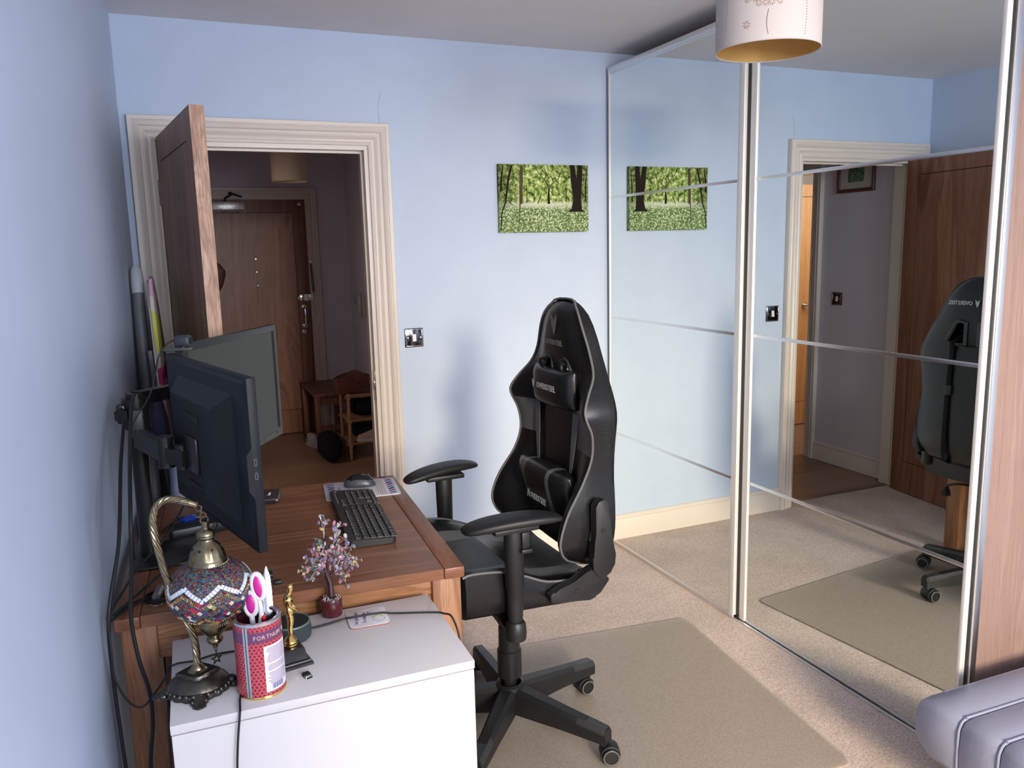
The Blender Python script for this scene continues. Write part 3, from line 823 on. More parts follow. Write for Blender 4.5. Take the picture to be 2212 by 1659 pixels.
for (s0, za, zb, bow) in ((0.0, 0.068, 0.014, -0.004), (0.092, 0.12, 0.012, 0.004), (-0.115, 0.16, 0.04, 0.003), (-0.2, 0.1, 0.03, 0.0), (0.2, 0.1, 0.03, 0.0)):
    for k in range(18):
        q = k / 17; z = za + (zb - za) * q
        M_ = on_shade(s0 + S0 + bow * math.sin(PI * q), z)
        m.prism([(-.0008, -.0014), (.0008, -.0014), (.0008, .0014), (-.0008, .0014)], 0, 0.0006, M_)
m.build('cut_out_flowers', cut_m, t, smooth=0)
m = MB(); m.cyl((PX, PY, PZ + PH - 0.03), (PX, PY, H), 0.003, n=8); m.cyl((PX, PY, H - 0.03), (PX, PY, H), 0.045, 0.05)
for k in range(3):
    a = k * 2.094; m.tube([(PX, PY, PZ + PH - 0.02), (PX + (PR - .002) * math.cos(a), PY + (PR - .002) * math.sin(a), PZ + PH - 0.004)], 0.0015, 6)
m.build('cord', whitep, t)
m = MB(); m.cyl((PX, PY, PZ + 0.13), (PX, PY, PZ + 0.18), 0.018); m.ell((PX, PY, PZ + 0.105), (0.028, 0.028, 0.034)); m.build('bulb', mat('opal_bulb', (0.8, 0.78, 0.75), 0.3), t)

# ================================================================ CHAIR MAT
def mat_pvc():
    m = bpy.data.materials.new('clear_pvc_mat'); m.use_nodes = True; t = m.node_tree; t.nodes.clear()
    out = t.nodes.new('ShaderNodeOutputMaterial')
    tr = t.nodes.new('ShaderNodeBsdfTransparent'); tr.inputs['Color'].default_value = (0.98, 0.96, 0.93, 1)
    df = t.nodes.new('ShaderNodeBsdfDiffuse'); df.inputs['Color'].default_value = (0.80, 0.67, 0.54, 1)
    tc = t.nodes.new('ShaderNodeTexCoord'); nz = t.nodes.new('ShaderNodeTexNoise'); nz.inputs['Scale'].default_value = 230; nz.inputs['Detail'].default_value = 3
    t.links.new(tc.outputs['Object'], nz.inputs['Vector']); rp = t.nodes.new('ShaderNodeValToRGB')
    rp.color_ramp.elements[0].position = 0.38; rp.color_ramp.elements[0].color = (0.74, 0.61, 0.49, 1); rp.color_ramp.elements[1].position = 0.62; rp.color_ramp.elements[1].color = (0.92, 0.80, 0.67, 1)
    t.links.new(nz.outputs['Fac'], rp.inputs['Fac']); t.links.new(rp.outputs['Color'], df.inputs['Color'])
    gl = t.nodes.new('ShaderNodeBsdfGlossy'); gl.inputs['Roughness'].default_value = 0.28
    a = t.nodes.new('ShaderNodeMixShader'); a.inputs[0].default_value = 0.35
    t.links.new(tr.outputs[0], a.inputs[1]); t.links.new(df.outputs[0], a.inputs[2])
    fr = t.nodes.new('ShaderNodeFresnel'); fr.inputs['IOR'].default_value = 1.35
    b = t.nodes.new('ShaderNodeMixShader')
    t.links.new(fr.outputs[0], b.inputs[0]); t.links.new(a.outputs[0], b.inputs[1]); t.links.new(gl.outputs[0], b.inputs[2])
    t.links.new(b.outputs[0], out.inputs['Surface'])
    return m
def rrect(x0, y0, x1, y1, r, n=6):
    P = []
    for cx, cy, a0 in ((x1 - r, y0 + r, -90), (x1 - r, y1 - r, 0), (x0 + r, y1 - r, 90), (x0 + r, y0 + r, 180)):
        for k in range(n + 1):
            a = R(a0 + 90 * k / n); P.append((cx + r * math.cos(a), cy + r * math.sin(a)))
    return P
m = MB(Matrix.Translation((1.966, -0.935, 0.004)) @ Matrix.Rotation(R(-6.3), 4, 'Z'))
P_ = rrect(-1.20, -1.015, 0, 0, 0.035); tv = [m._v((x, y, 0.002)) for x, y in P_]; bv = [m._v((x, y, 0)) for x, y in P_]; m._f(tv)
for i in range(len(P_)): m._f([bv[i], bv[(i + 1) % len(P_)], tv[(i + 1) % len(P_)], tv[i]])
tag(m.build('chair_mat', mat_pvc(), smooth=0), 'translucent beige plastic floor mat lying on the carpet under the gaming chair', 'floor mat')

# ================================================================ MATTRESS (bottom right)
sat = mat('white_satin_ticking', (0.24, 0.25, 0.34), 0.38, bump=0.25, bscale=60, spec=0.6)
t = thing('mattress', 'white satin quilted folding mattress on a low base in the near right corner', 'mattress', (2.3, -3.0, 0.0))
MX0, MX1, MY0, MY1, MZ0, MZ1 = 1.862, 2.75, -4.1, -2.125, 0.165, 0.325
Mm = Matrix.Translation((MX0, MY1, 0)) @ Matrix.Rotation(R(-1.5), 4, 'Z')
m = MB(Mm)
rings = []
segY = [0, -0.012, -0.05, -0.125, -0.135, -0.145, -0.20, -0.235, -0.245, -0.255, -0.30, -0.345, -0.355, -0.365, -0.6, -0.9, -1.3, -1.7, -1.96, -1.975]
for y in segY:
    seam = any(abs(y - s) < 0.003 for s in (-0.135, -0.245, -0.355))
    end = min(1.0, 0.90 + 0.10 * min(1, abs(y) / 0.05, abs(-1.975 - y) / 0.05))
    d = 0.006 if seam else 0.0
    z0, z1 = MZ0 + (1 - end) * 0.2, MZ1 - (1 - end) * 0.2 - d
    ring = []
    for (x, z) in ((d + 0.012, z0), (d, z0 + 0.02), (d - 0.004, (z0 + z1) / 2), (d, z1 - 0.022), (d + 0.012, z1 - 0.004), (0.04, z1), (0.3, z1 + 0.002), (0.85, z1), (0.88, z1 - 0.02), (0.88, z0 + 0.02), (0.86, z0), (0.3, z0)):
        ring.append((x + (1 - end) * 0.1 * (1 if x < 0.4 else -1), y, z))
    rings.append(ring)
m.loft(rings); mt = m.build('cover', sat, t, smooth=60)
m = MB(Mm)
for y in (-0.135, -0.245, -0.355):
    m.tube([(0.010, y, MZ0 + 0.002), (0.001, y, MZ0 + 0.03), (-0.001, y, MZ1 - 0.05), (0.004, y, MZ1 - 0.018), (0.025, y, MZ1 - 0.002), (0.1, y, MZ1), (0.85, y, MZ1 - 0.002)], 0.0035, 8, 3)
m.tube([(0.10, -0.003, MZ1 - 0.0205), (0.4, -0.003, MZ1 - 0.0195), (0.84, -0.003, MZ1 - 0.022)], 0.0035, 8, 3)
m.build('piping', sat, t)
m = MB(); m.box((2.02, -4.05, 0.0), (2.72, -2.25, 0.165), 0.01); m.build('base', mat('grey_bed_base', (0.25, 0.24, 0.24), 0.8), t)

# ================================================================ DESK
oak_t = wood('oak_table_top', (0.19, 0.074, 0.034), (0.24, 0.096, 0.045), (0.29, 0.122, 0.060), 'x', 11, 0.38, 0.10, 0.8, 0.25)
oak_ty = wood('oak_table_end', (0.18, 0.068, 0.032), (0.235, 0.093, 0.046), (0.29, 0.12, 0.06), 'y', 11, 0.38, 0.10, 0.8, 0.25)
oak_l = wood('oak_leg_lit_tone', (0.19, 0.078, 0.032), (0.29, 0.125, 0.055), (0.38, 0.18, 0.088), 'z', 10, 0.42, 0.10, 1.2, 0.25)  # same oak as the top, lightened for the light on upright faces
oak_a = wood('oak_apron_lit_tone', (0.22, 0.09, 0.036), (0.34, 0.155, 0.068), (0.44, 0.22, 0.105), 'x', 12, 0.42, 0.12, 1.5, 0.25)  # same oak again, window light on the apron put into the colour
DW, DL, ZT = 0.787, 0.885, 0.755
DK = (-0.055, -1.700, 0.0)
desk = thing('wooden_desk', 'square orange oak table used as a computer desk, pushed against the left wall', 'desk', DK, R(-3.55))
def B(mb, x0, y0, x1, y1, z0=ZT - 0.028, z1=ZT, bv=0.0012): mb.box((x0, y0, z0), (x1, y1, z1), bv, seg=1)
m = MB(); B(m, 0.052, 0, DW - 0.052, 0.052); B(m, 0.052, 0.0528, DW - 0.052, 0.352); B(m, 0.052, 0.3528, DW - 0.052, 0.382); B(m, 0.052, 0.3828, DW - 0.052, 0.412); B(m, 0.052, 0.4128, DW - 0.052, 0.77); B(m, 0.052, 0.7708, DW - 0.052, 0.792); B(m, 0.052, 0.7928, DW - 0.052, DL)
top = m.build('tabletop', oak_t, desk, world=False, smooth=30)
for x0, x1 in ((0, 0.0512), (DW - 0.0512, DW)):
    m = MB(); m.box((x0, -0.003, ZT - 0.029), (x1, DL + 0.003, ZT), 0.004); m.build('breadboard_end', oak_ty, desk, world=False)
LG = 0.072
for x in (0.010, DW - LG - 0.008):
    for y in (0.008, DL - LG - 0.008):
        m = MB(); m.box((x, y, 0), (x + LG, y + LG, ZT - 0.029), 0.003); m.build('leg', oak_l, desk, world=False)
for y0, y1 in ((0.026, 0.046), (DL - 0.046, DL - 0.026)):
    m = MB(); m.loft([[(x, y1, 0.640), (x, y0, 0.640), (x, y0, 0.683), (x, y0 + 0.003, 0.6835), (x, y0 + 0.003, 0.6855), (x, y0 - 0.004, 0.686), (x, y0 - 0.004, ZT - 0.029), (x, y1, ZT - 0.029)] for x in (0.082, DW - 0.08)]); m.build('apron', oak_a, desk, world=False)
for x0, x1 in ((0.036, 0.056), (DW - 0.056, DW - 0.036)):
    m = MB(); m.box((x0, 0.08, 0.675), (x1, DL - 0.08, ZT - 0.029), 0.002); m.build('apron', oak_ty, desk, world=False)

# ================================================================ WHITE CABINET
wh = mat('white_foil', (0.66, 0.62, 0.62), 0.28, noise=0.01, nscale=8)
cab = thing('white_cabinet', 'glossy white low cabinet in front of the desk carrying lamp, tin and trophy', 'cabinet', (0.050, -2.088, 0), R(-1.3))
CW, CD, CZ = 0.575, 0.352, 0.70
m = MB(); m.box((0, 0, CZ - 0.018), (CW, CD, CZ), 0.0012); m.build('top_panel', wh, cab, world=False)
m = MB(); m.box((0.002, 0.018, 0.0), (0.020, CD, CZ - 0.018)); m.box((CW - 0.02, 0.018, 0), (CW - 0.002, CD, CZ - 0.018)); m.box((0.02, CD - 0.01, 0), (CW - 0.02, CD, CZ - 0.018)); m.box((0.02, 0.03, 0.05), (CW - 0.02, CD - 0.01, 0.07)); m.box((0.02, 0.04, 0), (CW - 0.02, 0.055, 0.05)); m.build('body', wh, cab, world=False, smooth=0)
m = MB(); m.box((0.0015, 0.001, 0.055), (CW - 0.0015, 0.0175, CZ - 0.0205), 0.001); m.build('door', wh, cab, world=False)
# ================================================================ GAMING CHAIR  (local: +x back, -y near side)
def leather(name, col, rough, perf):
    m = bpy.data.materials.new(name); t, b = nt(m)
    b.inputs['Base Color'].default_value = (*col, 1); b.inputs['Roughness'].default_value = rough
    tc = t.nodes.new('ShaderNodeTexCoord')
    bp = t.nodes.new('ShaderNodeBump'); bp.inputs['Distance'].default_value = 0.002
    n = t.nodes.new('ShaderNodeTexNoise'); n.inputs['Scale'].default_value = 14; n.inputs['Detail'].default_value = 4; n.inputs['Distortion'].default_value = 0.8
    t.links.new(tc.outputs['Object'], n.inputs['Vector'])
    if perf:
        v = t.nodes.new('ShaderNodeTexChecker'); v.inputs['Scale'].default_value = 260
        t.links.new(tc.outputs['Object'], v.inputs['Vector'])
        a = t.nodes.new('ShaderNodeMath'); a.operation = 'MULTIPLY_ADD'; a.inputs[1].default_value = 0.12
        t.links.new(v.outputs['Fac'], a.inputs[0]); t.links.new(n.outputs['Fac'], a.inputs[2]); t.links.new(a.outputs[0], bp.inputs['Height'])
        bp.inputs['Strength'].default_value = 0.5
    else:
        t.links.new(n.outputs['Fac'], bp.inputs['Height']); bp.inputs['Strength'].default_value = 0.35
    t.links.new(bp.outputs['Normal'], b.inputs['Normal'])
    return m
lea = leather('black_faux_leather', (0.005, 0.005, 0.006), 0.34, False)
leac = leather('black_textured_leather', (0.006, 0.006, 0.007), 0.30, True)
leag = leather('charcoal_leather', (0.11, 0.112, 0.115), 0.45, False)
pipe = mat('grey_piping', (0.12, 0.12, 0.122), 0.5)
plas = mat('chair_black_plastic', (0.010, 0.010, 0.011), 0.45, bump=0.1, bscale=400)
metb = mat('chair_black_steel', (0.012, 0.012, 0.012), 0.3)
logo_g = mat('grey_embroidery', (0.13, 0.13, 0.135), 0.6)
logo_l = mat('light_grey_embroidery', (0.40, 0.41, 0.43), 0.6)
ch = thing('gaming_chair', 'black high-back gaming chair with grey piping standing on the plastic mat at the desk', 'chair', (1.013, -1.336, 0.006), R(1.0))
W_ = [(0.60, 0.215), (0.64, 0.242), (0.70, 0.256), (0.78, 0.252), (0.86, 0.243), (0.94, 0.248), (1.02, 0.262), (1.055, 0.262), (1.09, 0.248), (1.14, 0.218), (1.20, 0.180), (1.27, 0.146), (1.32, 0.114), (1.348, 0.080), (1.362, 0.045)]
F_ = [(0.60, 0.15), (0.63, 0.085), (0.67, 0.058), (0.71, 0.058), (0.775, 0.085), (0.85, 0.135), (0.92, 0.163), (0.99, 0.160), (1.055, 0.135), (1.10, 0.155), (1.15, 0.190), (1.20, 0.200), (1.30, 0.196), (1.348, 0.205), (1.362, 0.222)]
C_ = [(0.60, 0.17), (0.70, 0.165), (0.80, 0.178), (1.0, 0.19), (1.12, 0.192), (1.2, 0.182), (1.3, 0.185), (1.348, 0.205), (1.362, 0.222)]
R_ = [(0.60, 0.235), (0.64, 0.252), (0.80, 0.262), (1.05, 0.262), (1.2, 0.263), (1.3, 0.257), (1.345, 0.244), (1.362, 0.232)]
NS = 12
def back_ring(z):
    w, f, c, r = smooth_interp(W_, z), smooth_interp(F_, z), smooth_interp(C_, z), smooth_interp(R_, z)
    ring = []
    for i in range(-NS, NS + 1):
        s = i / NS; a = abs(s)
        if a < 0.94:
            k = max(0, (a - 0.42) / 0.52); k = k * k * (3 - 2 * k)
            x = c + (f - c) * k - 0.004 * math.cos(a * 3)
        else:
            x = f + 0.006
        y = w * (s if a < 0.98 else math.copysign(0.995, s))
        ring.append((x, y, z))
    sd = 5
    for j in range(1, sd):
        q = j / sd; ring.append((f + 0.008 + (r - 0.02 - f) * q, w * (1.0 + 0.012 * math.sin(PI * q)), z))
    for i in range(8, -9, -1):
        s = i / 8; ring.append((r - 0.02 * abs(s) ** 5, w * s * 0.985, z))
    for j in range(sd - 1, 0, -1):
        q = j / sd; ring.append((f + 0.008 + (r - 0.02 - f) * q, -w * (1.0 + 0.012 * math.sin(PI * q)), z))
    return ring
zs = [0.600, 0.612, 0.63, 0.655, 0.68, 0.71, 0.74, 0.775, 0.81, 0.85, 0.89, 0.925, 0.93, 0.965, 1.0, 1.028, 1.033, 1.055, 1.08, 1.10, 1.125, 1.15, 1.18, 1.21, 1.25, 1.29, 1.32, 1.340, 1.352, 1.362]
m = MB(); V = m.loft([back_ring(z) for z in zs])
m.bm.faces.ensure_lookup_table()
for f in m.bm.faces:
    c = f.calc_center_median(); w = smooth_interp(W_, c.z)
    front = c.x < smooth_interp(C_, c.z) + 0.012 and abs(c.y) < w * 0.97
    if front and 0.925 < c.z < 1.033 and abs(c.y) > w * 0.50: f.material_index = 1
    elif abs(c.y) > w * 0.975 and c.z < 1.06: f.material_index = 2
back = m.build('backrest', [lea, leag, leac], ch, world=False, smooth=50)
# harness openings through the head part
def hole_poly(s, k=1.0, n=5):
    P = [(0.028, 1.092), (0.098, 1.092), (0.114, 1.110), (0.076, 1.182), (0.060, 1.192), (0.028, 1.186)]
    cx, cz = 0.064, 1.140
    P = [(cx + (x - cx) * k, cz + (z - cz) * k) for x, z in P]
    return [(s * x, z) for x, z in P]
FXZ = Matrix(((0, 0, 1, 0), (1, 0, 0, 0), (0, 1, 0, 0), (0, 0, 0, 1)))   # (u,v,h) -> x=h, y=u, z=v
cm = MB()
for s in (-1, 1): cm.prism(hole_poly(s, 0.82), 0.05, 0.40, FXZ)
cut = cm.build('cutter_tmp', lea, None, smooth=0)
cut.matrix_world = Matrix.Translation(cut.location)
bo = back.modifiers.new('holes', 'BOOLEAN'); bo.operation = 'DIFFERENCE'; bo.object = cut; bo.solver = 'EXACT'
# evaluate the cut in a common space: both temporarily at the origin frame
sv = back.parent; back.parent = None; back.matrix_world = Matrix.Identity(4)
bpy.context.view_layer.update()
dg = bpy.context.evaluated_depsgraph_get()
nm = bpy.data.meshes.new_from_object(back.evaluated_get(dg))
back.modifiers.clear(); old = back.data; back.data = nm; nm.name = 'backrest'
if len(nm.polygons) < 100: back.data = old
back.parent = sv; back.matrix_parent_inverse = Matrix.Identity(4); back.matrix_basis = Matrix.Identity(4)
bpy.data.objects.remove(cut)
for s in (-1, 1):
    for xh, nm_ in ((0.266, 'rear'), (0.186, 'front')):
        pts = [(xh, y, z) for y, z in hole_poly(s, 0.95)]
        m = MB(); m.tube(pts + [pts[0], pts[1]], 0.0075, 8); m.build('opening_trim', mat('opening_bezel', (0.03, 0.032, 0.034), 0.4), back, world=False)
# piping along the wing edges
for s in (-1, 1):
    m = MB(); zz = [0.605 + (1.350 - 0.605) * k / 56 for k in range(57)]
    m.tube([(smooth_interp(F_, z) + 0.004, s * smooth_interp(W_, z) * 0.985, z) for z in zz] + [(0.214, s * 0.066, 1.3585), (0.219, s * 0.038, 1.364), (0.222, 0.0, 1.365)], 0.0038, 8)
    if s == -1: m.tube([(smooth_interp(F_, 0.605) + 0.004, s * smooth_interp(W_, 0.605) * 0.985, 0.605), (0.19, s * 0.225, 0.600), (0.225, s * 0.21, 0.600)], 0.0038, 8)
    m.build('piping', pipe, back, world=False)
for s in (-1, 1):     # charcoal strips beside the centre panel
    m = MB(); P = [(s * 0.112, 1.03), (s * 0.150, 1.03), (s * 0.108, 0.80), (s * 0.100, 0.80)]
    m.loft([[(smooth_interp(C_, z) - 0.011 - d, y, z) for y, z in P] for d in (0.0, 0.002)]); m.build('side_strip', leag, back, world=False)
# rear straps with buckles
for s in (-1, 1):
    m = MB(); m.tube([(0.20, s * 0.075, 1.14), (0.272, s * 0.080, 1.10), (0.268, s * 0.085, 1.05), (0.268, s * 0.095, 0.86), (0.262, s * 0.10, 0.62), (0.22, s * 0.10, 0.595)], 0.012, 8, 4, flat=0.12)
    m.build('strap', bk_fa, back, world=False)
    m = MB(); m.box((0.266, s * 0.092 - 0.016, 0.885), (0.277, s * 0.092 + 0.016, 0.925), 0.003); m.build('buckle', plas, back, world=False)
m = MB(); m.tube([(0.272, -0.05, 1.095), (0.276, 0.0, 1.09), (0.272, 0.05, 1.095)], 0.011, 8, 4, flat=0.15); m.build('strap', bk_fa, back, world=False)
EMB = [(-0.5, 1.0), (-0.16, 0.62), (0.0, 0.45), (0.16, 0.62), (0.5, 1.0), (0.46, 0.2), (0.22, -0.55), (0.0, -1.0), (-0.22, -0.55), (-0.46, 0.2)]
def emblem(name, M, w, h, mt_, par):
    mb = MB(M); mb.prism([(x * w, y * h / 2) for x, y in EMB], 0, 0.0006)
    return mb.build(name, mt_, par, world=False, smooth=0)
def txt_local(name, s, size, M, mt_, par, xs=1.0, bold=0.0):
    o = text(name, s, size, M, mt_, None, xs=xs, bold=bold); o.parent = par; return o
Fm = lambda x, y, z, tilt=0.0: frame((x, y, z), (0, -1, 0), (-1, 0, tilt))       # facing the sitter
Rm = lambda x, y, z: frame((x, y, z), (0, 1, 0), (1, 0, 0))                       # facing the rear
emblem('emblem', Fm(0.1755, 0.0, 1.288), 0.036, 0.060, logo_g, back)
txt_local('lettering', 'OVERSTEEL', 0.022, Fm(0.1745, 0.0, 1.233), logo_g, back, bold=0.0006)
emblem('emblem', Rm(0.2690, -0.016, 1.262), 0.017, 0.030, logo_l, back)
txt_local('lettering', 'OVERSTEEL', 0.0215, Rm(0.2688, 0.060, 1.262), logo_l, back, bold=0.0006)

def pillow(name, cx, cy, cz, tx, wy, hz, mats, bands=(), nx=16, nz=12, lean=0.0, sag=0.0):
    """soft cushion: thickness tx toward -x, half width wy, half height hz"""
    mb = MB(); rings = []
    for i in range(nx * 2 + 1):
        s = -1 + i / nx; a = abs(s)
        e = (1 - a ** 4) ** 0.5 if a < 1 else 0.0
        e = max(e, 0.10); hh = hz * (0.90 + 0.10 * (1 - a ** 2)) * (1 if a < 0.97 else 0.93) + sag * a * a
        ring = []
        for k in range(nz * 2):
            t_ = 2 * PI * k / (nz * 2)
            c_, s_ = math.cos(t_), math.sin(t_)
            u = math.copysign(abs(c_) ** 0.75, c_); v = math.copysign(abs(s_) ** 0.62, s_)
            ring.append((cx + u * tx * e - v * lean, cy + s * wy, cz + v * hh - sag * 0.6 * (1 - a * a)))
        rings.append(ring)
    mb.loft(rings)
    for f in mb.bm.faces:
        c = f.calc_center_median(); q = (c.y - cy) / wy
        for lo, hi, mi in bands:
            if lo < q < hi: f.material_index = mi
    return mb.build(name, mats, ch, world=False, smooth=70)
hp = pillow('head_cushion', 0.180, 0.0, 1.098, 0.038, 0.128, 0.060, [lea, leac, leag], ((0.55, 1.1, 1), (-1.1, -0.55, 1)), sag=0.006)
Mh_ = Fm(0.1035, 0.0, 1.092)
emblem('emblem', Fm(0.1395, 0.078, 1.100), 0.013, 0.026, logo_l, hp)
txt_local('lettering', 'OVERSTEEL', 0.025, Fm(0.1400, -0.008, 1.098), logo_l, hp, bold=0.0004)
for s in (-1, 1):
    m = MB(); m.tube([(0.165, s * 0.06, 1.145), (0.160, s * 0.062, 1.178), (0.185, s * 0.065, 1.172), (0.24, s * 0.07, 1.15)], 0.010, 8, 4, flat=0.2); m.build('strap', bk_fa, hp, world=False)
lp = pillow('lumbar_cushion', 0.158, 0.0, 0.775, 0.052, 0.165, 0.085, [lea, leag, leac], ((0.42, 0.58, 1), (-0.58, -0.42, 1), (0.58, 1.1, 2), (-1.1, -0.58, 2)), lean=0.02)
emblem('emblem', Fm(0.1060, 0.060, 0.752, 0.20), 0.012, 0.026, logo_l, lp)
txt_local('lettering', 'OVERSTEEL', 0.024, Fm(0.1045, -0.010, 0.750, 0.20), logo_l, lp, bold=0.0003)

# seat
ST = [(-0.25, 0.640), (-0.233, 0.652), (-0.18, 0.652), (-0.118, 0.643), (-0.056, 0.620), (0.015, 0.590), (0.118, 0.580), (0.17, 0.578)]
def seat_ring(x):
    w = 0.253 - (0.015 if x < -0.235 else 0); zt = smooth_interp(ST, x); zc = min(zt - 0.01, 0.608 if x < 0 else 0.58); zb = 0.520 - 0.05 * (x + 0.233) * 0.9
    ring = []
    for i in range(-10, 11):
        s = i / 10; a = abs(s); k = max(0, (a - 0.5) / 0.42); k = min(1, k); k = k * k * (3 - 2 * k)
        z = zc + (zt - zc) * k - (0.006 if a > 0.97 else 0)
        ring.append((x, w * s, z))
    for q in (0.3, 0.6, 0.9): ring.append((x, w * (1 + 0.03 * math.sin(PI * q)), zt - 0.006 + (zb + 0.006 - zt) * q))
    for i in range(6, -7, -2): ring.append((x, w * 0.96 * i / 6, zb))
    for q in (0.9, 0.6, 0.3): ring.append((x, -w * (1 + 0.03 * math.sin(PI * q)), zt - 0.006 + (zb + 0.006 - zt) * q))
    return ring
xs_ = [-0.25, -0.243, -0.233, -0.20, -0.16, -0.118, -0.08, -0.056, -0.02, 0.015, 0.06, 0.118, 0.16, 0.17]
m = MB(); m.loft([seat_ring(x) for x in xs_])
for f in m.bm.faces:
    c = f.calc_center_median()
    if abs(c.y) > 0.249: f.material_index = 1
    elif c.z > 0.56 and 0.135 < abs(c.y) < 0.165: f.material_index = 2
    elif c.z > 0.56 and abs(c.y) < 0.135 and c.x < -0.06: f.material_index = 3
seat = m.build('seat', [lea, leac, leag, leather('dark_grey_leather', (0.045, 0.047, 0.047), 0.5, False)], ch, world=False, smooth=50)
for s in (-1, 1):
    m = MB(); m.tube([(x, s * 0.2525, smooth_interp(ST, x) - 0.003) for x in [-0.24 + 0.36 * k / 24 for k in range(25)]], 0.0038, 8); m.build('piping', pipe, seat, world=False)
# recliner covers
up_o = [(0.148, 0.797), (0.158, 0.812), (0.176, 0.817), (0.190, 0.806), (0.194, 0.790), (0.195, 0.715), (0.206, 0.680), (0.214, 0.650), (0.211, 0.620), (0.196, 0.596), (0.176, 0.584), (0.155, 0.590), (0.139, 0.612), (0.137, 0.650), (0.147, 0.690), (0.148, 0.720)]
lo_o = [(0.004, 0.562), (0.005, 0.542), (0.018, 0.533), (0.060, 0.533), (0.130, 0.524), (0.137, 0.528), (0.165, 0.540), (0.192, 0.572), (0.192, 0.580), (0.176, 0.582), (0.155, 0.588), (0.138, 0.606), (0.136, 0.622), (0.118, 0.606), (0.080, 0.590), (0.030, 0.572), (0.014, 0.570)]
for s in (-1, 1):
    MS = Matrix(((1, 0, 0, 0), (0, 0, s, 0), (0, 1, 0, 0), (0, 0, 0, 1)))
    m = MB(); m.prism(up_o, 0.268, 0.300, MS, bev=0.004); a = m.build('recliner_cover', plas, ch, world=False)
    m = MB(); m.prism(lo_o, 0.266, 0.296, MS, bev=0.004); b_ = m.build('recliner_cover', plas, ch, world=False)
    for (x, z, par, h) in ((0.172, 0.727, a, 0.300), (0.088, 0.560, b_, 0.296)):
        m = MB(); m.torus((x, s * (h + 0.0005), z), 0.0055, 0.0018, (0, 1, 0), 16, 6); m.cyl((x, s * (h - 0.002), z), (x, s * (h + 0.0006), z), 0.0045, n=12); m.build('screw', dark_slot, par, world=False)
    m = MB(); m.box((0.12, s * 0.235, 0.54), (0.19, s * 0.268, 0.60), 0.004); m.build('hinge_bracket', metb, ch, world=False)
# under-seat mechanism and lever
m = MB(); m.box((-0.14, -0.10, 0.475), (0.10, 0.10, 0.515), 0.006); m.box((-0.08, -0.07, 0.43), (0.07, 0.07, 0.48), 0.01); m.build('mechanism', metb, ch, world=False)
m = MB(); m.tube([(0.02, 0.06, 0.455), (0.05, 0.18, 0.45), (0.06, 0.235, 0.43)], 0.006, 8, 3); m.build('lever', metb, ch, world=False)
m = MB(); m.loft([[(0.06 + dx, 0.235 + dy * k, 0.435 - 0.05 * k) for dx, dy in ((-0.012 * w, -0.012), (0.012 * w, -0.012), (0.014 * w, 0.012), (-0.014 * w, 0.012))] for k, w in ((0.2, 0.8), (0.6, 1.2), (1.0, 1.3))]); m.build('lever_knob', plas, ch, world=False)
m = MB(); m.cyl((-0.11, -0.05, 0.45), (-0.155, -0.05, 0.45), 0.024); m.build('tension_knob', plas, ch, world=False)
# gas column
m = MB(); m.lathe([(0.020, 0.11), (0.022, 0.175), (0.022, 0.18), (0.0375, 0.18), (0.0385, 0.185), (0.0385, 0.268), (0.0365, 0.270), (0.034, 0.272), (0.033, 0.345), (0.031, 0.347), (0.028, 0.35), (0.027, 0.43)], 32); m.build('gas_column', metb, ch, world=False)
